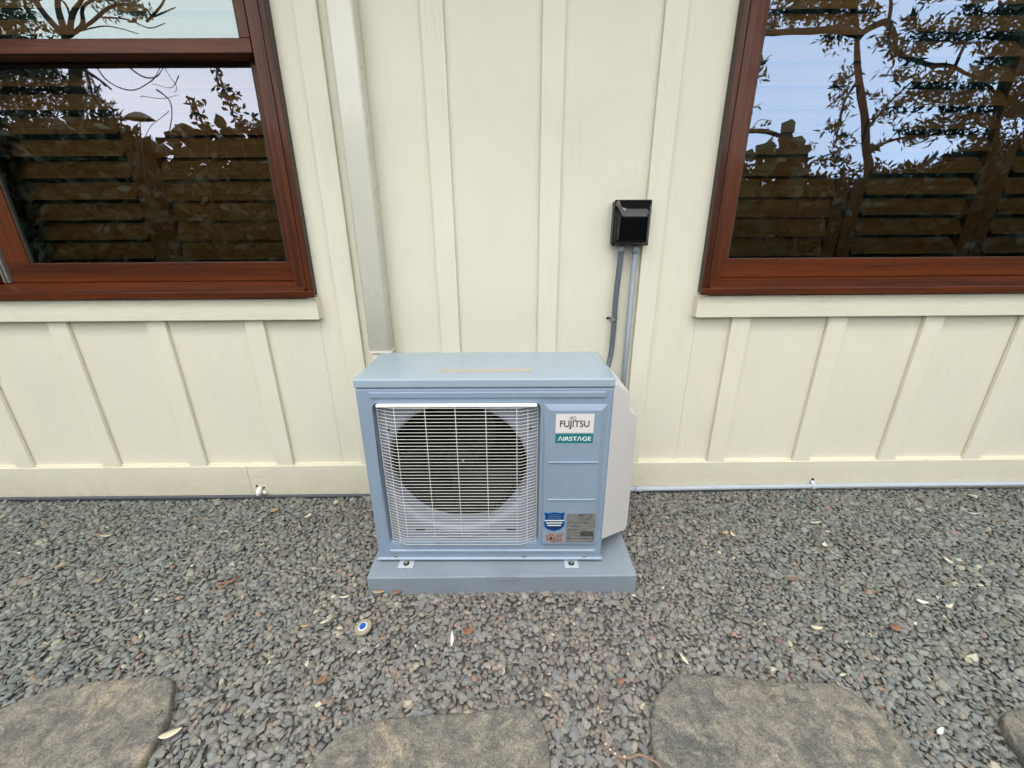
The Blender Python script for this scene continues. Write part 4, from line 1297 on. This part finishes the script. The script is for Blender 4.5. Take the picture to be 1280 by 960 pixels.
RT_CL = [(4.31,-3.33,3.93,0.37), (4.4,-3.18,3.95,0.4), (3.97,-3.27,3.86,0.29), (3.63,-3.15,3.84,0.29), (3.39,-3.14,3.75,0.24), (4.5,-3.42,3.66,0.26), (4.84,-3.44,3.89,0.24), (3.86,-3.03,4.05,0.53), (3.41,-3.32,4.18,0.4), (4.74,-3.33,3.17,0.16), (4.38,-2.95,2.93,0.19), (4.65,-3.21,2.81,0.17), (4.51,-3.03,2.48,0.19), (4.8,-3.21,2.37,0.17), (4.74,-3.13,2.15,0.19), (5.12,-3.37,1.98,0.19), (4.64,-3.13,2.1,0.16), (5.05,-3.02,2.57,0.12), (5.29,-3.19,2.26,0.13), (5.28,-3.08,2.04,0.12), (5.04,-3.11,2.88,0.11), (5.47,-3.42,3.74,0.21), (5.47,-3.07,3.57,0.24), (5.81,-3.15,3.58,0.24), (6.17,-3.3,3.58,0.21), (5.72,-3.43,3.52,0.2), (5.05,-3.02,3.43,0.19), (5.01,-3.21,3.58,0.16), (5.11,-3.09,3.28,0.17), (5.29,-3.01,3.14,0.21), (5.66,-3.09,3.07,0.24), (5.87,-2.99,2.95,0.24), (5.67,-3.25,2.99,0.21), (5.76,-3.05,2.81,0.24), (6.22,-3.23,2.79,0.26), (5.28,-2.98,2.75,0.19), (5.17,-3.01,2.67,0.13), (6.57,-3.4,2.95,0.29), (5.99,-3.38,2.55,0.21), (5.68,-3.34,2.49,0.16), (5.91,-2.97,2.46,0.24), (6.44,-3.23,2.51,0.26), (6.59,-3.14,2.59,0.32), (5.85,-3.3,2.41,0.16), (6.1,-3.2,3.79,0.26), (6.45,-3.26,3.72,0.29), (6.65,-3.27,3.86,0.32), (6.56,-3.16,3.43,0.32), (6.91,-3.16,3.16,0.37), (6.37,-3.0,3.07,0.32), (6.88,-3.11,2.78,0.37), (6.73,-2.99,3.45,0.4), (7.19,-3.02,2.85,0.45), (6.69,-2.95,2.27,0.34), (7.24,-3.11,2.19,0.4), (6.86,-3.37,2.23,0.26), (3.29,-3.02,3.11,0.13), (3.2,-2.97,3.03,0.12), (3.32,-3.0,3.17,0.11), (3.3,-3.17,2.76,0.08), (5.39,-3.09,4.15,0.4), (6.23,-3.34,4.26,0.45), (4.85,-3.03,4.13,0.26)]
RH_CL = [(4.24,-3.03,1.57,0.4), (4.58,-2.88,1.61,0.33), (5.04,-2.97,1.65,0.28), (5.27,-2.85,1.71,0.25), (5.51,-2.84,1.81,0.25), (6.09,-3.12,1.87,0.3), (6.44,-3.14,1.94,0.33), (6.37,-2.73,1.89,0.38), (7.11,-3.02,1.95,0.43), (3.67,-3.03,1.49,0.38), (3.03,-2.65,1.44,0.38), (7.35,-2.91,1.91,0.45), (5.08,-2.73,1.83,0.15), (4.22,-2.91,1.79,0.15), (5.06,-2.83,1.78,0.15), (4.57,-3.07,1.77,0.15)]
RB_ST = [([(2.95, -2.5, 2.34), (3.15, -2.5, 2.35), (3.36, -2.5, 2.33), (3.58, -2.5, 2.24), (3.77, -2.5, 2.09), (3.89, -2.5, 1.93), (4.01, -2.5, 1.44)], 0.030),
 ([(3.1, -2.5, 2.36), (3.18, -2.5, 2.47), (3.33, -2.5, 2.45)], 0.005),
 ([(3.45, -2.5, 2.11), (3.66, -2.5, 1.88), (3.81, -2.5, 1.44)], 0.015)]
RB_CL = [(3.54,-2.58,2.19,0.17), (3.36,-2.49,2.11,0.15), (3.69,-2.54,2.12,0.15), (3.26,-2.47,1.94,0.17), (3.62,-2.46,1.94,0.19), (3.56,-2.63,1.91,0.17), (3.28,-2.65,1.83,0.14), (3.77,-2.4,1.8,0.17), (3.47,-2.57,1.73,0.19), (3.11,-2.58,1.67,0.14)]
RB_TW = [(3.97,-2.55,2.16,0.07), (4.08,-2.49,1.97,0.08), (3.06,-2.53,2.36,0.05), (3.23,-2.48,2.38,0.04), (4.17,-2.47,2.09,0.05), (3.92,-2.59,2.22,0.04)]
LT_BR = [([(-6.87, -3.4, 0.72), (-6.17, -3.4, 2.71), (-6.0, -3.4, 3.19), (-5.91, -3.4, 3.46), (-5.85, -3.4, 3.66)], 0.080),
 ([(-5.86, -3.4, 3.64), (-6.02, -3.4, 3.86), (-6.13, -3.4, 4.07), (-6.18, -3.4, 4.4)], 0.040),
 ([(-5.76, -3.3, 3.62), (-5.77, -3.3, 3.86), (-5.7, -3.3, 4.11), (-5.73, -3.3, 4.36)], 0.035),
 ([(-5.82, -3.4, 3.66), (-5.69, -3.4, 3.9), (-5.5, -3.4, 4.07), (-5.35, -3.4, 4.32)], 0.035),
 ([(-5.89, -3.5, 3.69), (-5.69, -3.5, 3.81), (-5.63, -3.5, 3.98), (-5.43, -3.5, 4.07), (-5.16, -3.5, 4.15)], 0.030),
 ([(-5.81, -3.4, 3.64), (-5.45, -3.4, 3.82), (-5.14, -3.4, 3.97), (-4.92, -3.4, 3.99), (-4.7, -3.4, 3.94), (-4.65, -3.4, 3.83)], 0.020),
 ([(-4.74, -3.4, 3.81), (-4.57, -3.4, 3.92), (-4.44, -3.4, 4.03), (-4.38, -3.4, 4.17)], 0.015),
 ([(-4.64, -3.4, 3.86), (-4.39, -3.4, 3.93), (-4.32, -3.4, 3.95)], 0.010),
 ([(-5.39, -3.4, 3.86), (-5.02, -3.4, 3.83), (-4.73, -3.4, 3.74), (-4.5, -3.4, 3.79)], 0.010),
 ([(-6.26, -3.6, 4.05), (-6.16, -3.6, 3.89), (-6.04, -3.6, 3.77)], 0.020),
 ([(-6.11, -3.6, 4.16), (-5.92, -3.6, 4.09), (-5.91, -3.6, 3.89)], 0.015),
 ([(-6.44, -3.6, 4.16), (-6.45, -3.6, 3.98), (-6.21, -3.6, 3.76)], 0.020),
 ([(-5.77, -3.4, 3.68), (-5.31, -3.4, 3.76), (-4.91, -3.4, 3.67)], 0.010),
 ([(-5.94, -3.4, 3.37), (-5.67, -3.4, 3.18), (-5.54, -3.4, 3.07)], 0.025),
 ([(-5.81, -3.3, 3.29), (-5.65, -3.3, 3.2), (-5.54, -3.3, 3.08)], 0.020),
 ([(-5.97, -3.4, 3.37), (-6.09, -3.4, 3.09), (-6.28, -3.4, 2.71)], 0.035),
 ([(-5.84, -3.4, 3.35), (-5.85, -3.4, 3.09), (-5.88, -3.4, 2.8)], 0.020),
 ([(-5.67, -3.4, 3.35), (-5.56, -3.4, 3.18), (-5.32, -3.4, 3.07), (-5.02, -3.4, 3.14), (-4.8, -3.4, 3.31)], 0.010),
 ([(-5.28, -3.4, 3.37), (-5.05, -3.4, 3.22), (-4.88, -3.4, 3.22), (-4.65, -3.4, 3.38)], 0.010),
 ([(-5.18, -3.4, 2.99), (-4.85, -3.4, 2.97), (-4.61, -3.4, 3.01)], 0.005),
 ([(-4.93, -3.4, 3.07), (-4.78, -3.4, 2.94), (-4.79, -3.4, 2.75), (-4.96, -3.4, 2.45)], 0.010),
 ([(-4.74, -3.4, 3.35), (-4.62, -3.4, 3.11), (-4.68, -3.4, 3.03)], 0.005),
 ([(-4.82, -3.4, 2.8), (-5.13, -3.4, 2.6), (-5.32, -3.4, 2.42)], 0.005),
 ([(-4.55, -3.4, 3.23), (-4.7, -3.4, 3.09), (-4.97, -3.4, 3.14)], 0.005)]
LT_CL = [(-6.78,-3.53,4.04,0.27), (-6.46,-3.38,4.02,0.3), (-6.74,-3.47,3.84,0.25), (-6.45,-3.35,3.71,0.22), (-6.83,-3.34,3.53,0.41), (-6.4,-3.62,4.16,0.16), (-5.09,-3.64,4.1,0.19), (-4.66,-3.23,3.87,0.16), (-5.2,-3.52,4.09,0.16), (-5.35,-3.53,4.0,0.14), (-5.97,-3.15,3.61,0.19), (-6.73,-3.41,3.33,0.46), (-6.2,-3.23,3.23,0.35), (-7.03,-3.41,3.0,0.54), (-6.53,-3.33,2.93,0.46), (-6.32,-3.57,3.09,0.3), (-6.01,-3.33,2.84,0.27), (-5.69,-3.22,2.85,0.16), (-5.83,-3.39,3.18,0.11), (-6.94,-3.28,3.86,0.54), (-7.36,-3.31,3.26,0.68)]
LH_CL = [(-6.92,-3.13,2.26,0.56), (-6.21,-2.98,2.23,0.51), (-5.8,-3.07,2.25,0.44), (-5.34,-2.95,2.47,0.26), (-5.4,-2.94,2.65,0.18), (-5.54,-3.22,2.27,0.31), (-5.36,-3.24,2.35,0.21), (-4.89,-2.83,2.06,0.28), (-4.79,-3.12,2.05,0.28), (-4.39,-3.13,2.09,0.26), (-3.76,-2.75,2.04,0.26), (-3.53,-3.01,2.07,0.26), (-3.1,-2.83,2.05,0.28), (-7.39,-3.01,2.15,0.64), (-6.51,-2.93,1.63,0.64), (-6.06,-3.17,1.64,0.64), (-5.16,-2.93,1.62,0.56), (-4.41,-2.82,1.59,0.56), (-3.85,-2.99,1.6,0.56), (-3.22,-2.88,1.59,0.51)]
LS_ST = [([(-3.48, -2.4, 0.77), (-3.33, -2.4, 2.04), (-3.34, -2.4, 2.39), (-3.39, -2.4, 2.69), (-3.42, -2.4, 2.89), (-3.46, -2.4, 3.04)], 0.010),
 ([(-4.14, -2.4, 0.78), (-3.79, -2.4, 2.13), (-3.76, -2.4, 2.48), (-3.77, -2.4, 2.71)], 0.010),
 ([(-3.19, -2.4, 0.77), (-3.04, -2.4, 2.04), (-3.11, -2.4, 2.29), (-3.24, -2.4, 2.48)], 0.010)]
LS_CL = [(-3.49,-2.43,3.0,0.05), (-3.44,-2.4,2.92,0.06), (-3.41,-2.41,2.83,0.07), (-3.45,-2.39,2.77,0.05), (-3.35,-2.39,2.71,0.07), (-3.36,-2.44,2.59,0.07), (-3.32,-2.45,2.49,0.07), (-3.37,-2.37,2.62,0.05), (-3.29,-2.42,2.4,0.06), (-3.8,-2.43,2.7,0.06), (-3.73,-2.35,2.59,0.07), (-3.74,-2.4,2.48,0.07), (-3.77,-2.37,2.54,0.06), (-3.72,-2.4,2.41,0.07), (-3.13,-2.39,2.47,0.06), (-3.26,-2.43,2.35,0.07)]
LB_CL = [(-4.26,-2.88,2.31,0.17), (-3.98,-2.79,2.24,0.17), (-3.77,-2.84,2.22,0.17), (-3.55,-2.77,2.3,0.15), (-3.3,-2.76,2.39,0.15), (-3.27,-2.93,2.29,0.17), (-3.55,-2.95,2.22,0.17), (-4.21,-2.7,2.35,0.1), (-4.55,-2.87,2.23,0.12), (-4.7,-2.88,2.27,0.11), (-4.68,-2.65,2.25,0.07), (-3.06,-2.81,2.19,0.17), (-3.76,-2.7,2.35,0.1), (-4.1,-2.81,2.4,0.09)]
LU_ST = [([(-5.13, -2.6, 0.77), (-4.74, -2.6, 2.08), (-4.71, -2.6, 2.28), (-4.68, -2.6, 2.41), (-4.65, -2.6, 2.53)], 0.010)]
UMB = (-4.66, -2.6, 2.55), 0.18
def roots(br_, y):
    return (br_[0][0][0][0], y, 0)
t = empty('tree', (RT_BR[0][0][0][0], -3.2, 0), 'tree with narrow leaves and a straight trunk mirrored in the right window', 'tree')
b0 = list(RT_BR[0][0]); RT_BR[0] = ([(b0[0][0], b0[0][1], -.05)] + b0[1:], RT_BR[0][1])
b4 = list(RT_BR[4][0]); RT_BR[4] = (b4[:-1] + [(b4[-1][0], b4[-1][1], -.05)], RT_BR[4][1])
tubes(RT_BR[:1], 'trunk', M['bark'], t); tubes(RT_BR[1:], 'limb', M['bark'], t)
leaves('crown', M['leaf_dark'], t, [(x, y, z, r_ * .8) for x, y, z, r_ in RT_CL], 9.5, .105, .030)
t = empty('tree', (LT_BR[0][0][0][0], -3.4, 0), 'bare-twigged spreading tree mirrored in the upper corner of the left window', 'tree')
b0 = list(LT_BR[0][0]); LT_BR[0] = ([(b0[0][0], b0[0][1], -.05)] + b0[1:], LT_BR[0][1])
tubes(LT_BR[:1], 'trunk', M['bark'], t); tubes(LT_BR[1:], 'limb', M['bark'], t)
leaves('crown', M['leaf_dark'], t, LT_CL, 9.0, .10, .024)
h = empty('hedge', (5.5, -4, 0), 'dense dark hedge mirrored along the bottom of the sky in the right window', 'hedge')
ext = [(x + dx, y + .1, z - dz, r_ * 1.3) for (x, y, z, r_) in RH_CL for dx, dz in ((0, .18), (.1, .6), (-.2, 1.2))]
leaves('crown', M['leaf_mid'], h, RH_CL, 9, .10, .04); leaves('lower_crown', M['leaf_dark'], h, ext, 8, .14, .08)
h = empty('hedge', (-5, -4.2, 0), 'sloping dark hedge mirrored across the left window', 'hedge')
ext = [(x + dx, y + .1, z - dz, r_ * 1.3) for (x, y, z, r_) in LH_CL for dx, dz in ((0, .25), (.2, .9))]
leaves('crown', M['leaf_mid'], h, LH_CL, 8, .10, .035); leaves('lower_crown', M['leaf_dark'], h, ext, 7, .14, .08)
h = empty('hedge', (0, -3.2, 0), 'long dark hedge across the garden, mirrored dimly in the glossy black box', 'hedge')
cl = [(x + rng.uniform(-.1, .1), -3.2 + rng.uniform(-.3, .3), z, .42) for x in np.arange(-3.2, 3.3, .32) for z in (.3, .85, 1.4, 1.85)]
leaves('crown', M['leaf_dark'], h, cl, 5.0, .12, .05)
MB().box(-3.2, 3.2, -3.6, -3.3, -.02, 1.7).build('inner_growth', M['leaf_dark'], h)
s = empty('shrub', (RB_ST[0][0][-1][0], -2.8, 0), 'big-leaved shrub with an arching stem mirrored at the left of the right window', 'shrub')
RB_ST = [(p[:-1] + [(p[-1][0], p[-1][1], -.02)] if len(p) > 3 or i == 2 else p, r_) for i, (p, r_) in enumerate(RB_ST)]
tubes(RB_ST, 'stem', M['bark'], s)
leaves('foliage', M['leaf_dark'], s, RB_CL, 4.0, .20, .19, True, 3); leaves('spray', M['leaf_dark'], s, RB_TW, 12, .06, .03, False, 5)
s = empty('shrub', (LS_ST[0][0][0][0], -2.6, 0), 'tall thin leafy stems mirrored at the right of the left window', 'shrub')
LS_ST = [([(p[0][0], p[0][1], -.02)] + p[1:], r_) for p, r_ in LS_ST]
tubes(LS_ST, 'stem', M['bark'], s); leaves('foliage', M['leaf_mid'], s, LS_CL, 22, .07, .035, True, 5)
s = empty('shrub', (LB_CL[2][0], -3.0, 0), 'round-leaved shrub mirrored at the foot of the tall thin stems', 'shrub')
tubes([([(LB_CL[2][0], -3.0, -.02), (LB_CL[2][0], -3.0, 1.2), (LB_CL[2][0] + .05, -3.0, 2.0)], .03)], 'stem', M['bark'], s)
leaves('foliage', M['leaf_mid'], s, LB_CL, 6, .16, .15, True, 4)
s = empty('shrub', (LU_ST[0][0][0][0], -2.9, 0), 'single umbrella-shaped leaf on a thin stem mirrored in the left window', 'shrub')
LU_ST = [([(p[0][0], p[0][1], -.02)] + p[1:], r_) for p, r_ in LU_ST]
tubes(LU_ST, 'stem', M['bark'], s)
(ux, uy, uz), ur = UMB
vs = [(ux, uy, uz + .07)]; fs = []
for k in range(1, 5):
    for i in range(18):
        a = 2 * math.pi * i / 18; rr_ = ur * k / 4 * (1 + .08 * math.sin(5 * a))
        vs.append((ux + rr_ * math.cos(a), uy + rr_ * math.sin(a) * .8, uz + .07 - .09 * (k / 4) ** 2))
for i in range(18): fs.append((0, 1 + i, 1 + (i + 1) % 18))
for k in range(3):
    for i in range(18): fs.append((1 + k * 18 + i, 1 + (k + 1) * 18 + i, 1 + (k + 1) * 18 + (i + 1) % 18, 1 + k * 18 + (i + 1) % 18))
MB().add(vs, fs).build('leaf', M['leaf_mid'], s, smooth=True)
# dense trees added at both sides to block side light on the battens
for sx_, lab in ((-1, 'dense dark tree mass at the left of the garden, mirrored far left, added to block side light'), (1, 'dense dark tree mass at the right of the garden, mirrored far right, added to block side light')):
    t = empty('tree', (sx_ * 6.8, -.6, 0), lab, 'tree')
    MB().tube([(sx_ * 6.8, -.6, -.05), (sx_ * 6.85, -.55, 1.5), (sx_ * 6.7, -.6, 3.0)], [.16, .12, .06], 9).build('trunk', M['bark'], t, smooth=True)
    cl = [(sx_ * (6.7 + rng.uniform(-.5, .8)), rng.uniform(-2.6, 1.9), rng.uniform(.3, 4.2), rng.uniform(.5, .8)) for _ in range(46)]
    leaves('crown', M['leaf_dark'], t, cl, 2.6, .16, .06)
bpy.context.view_layer.update()
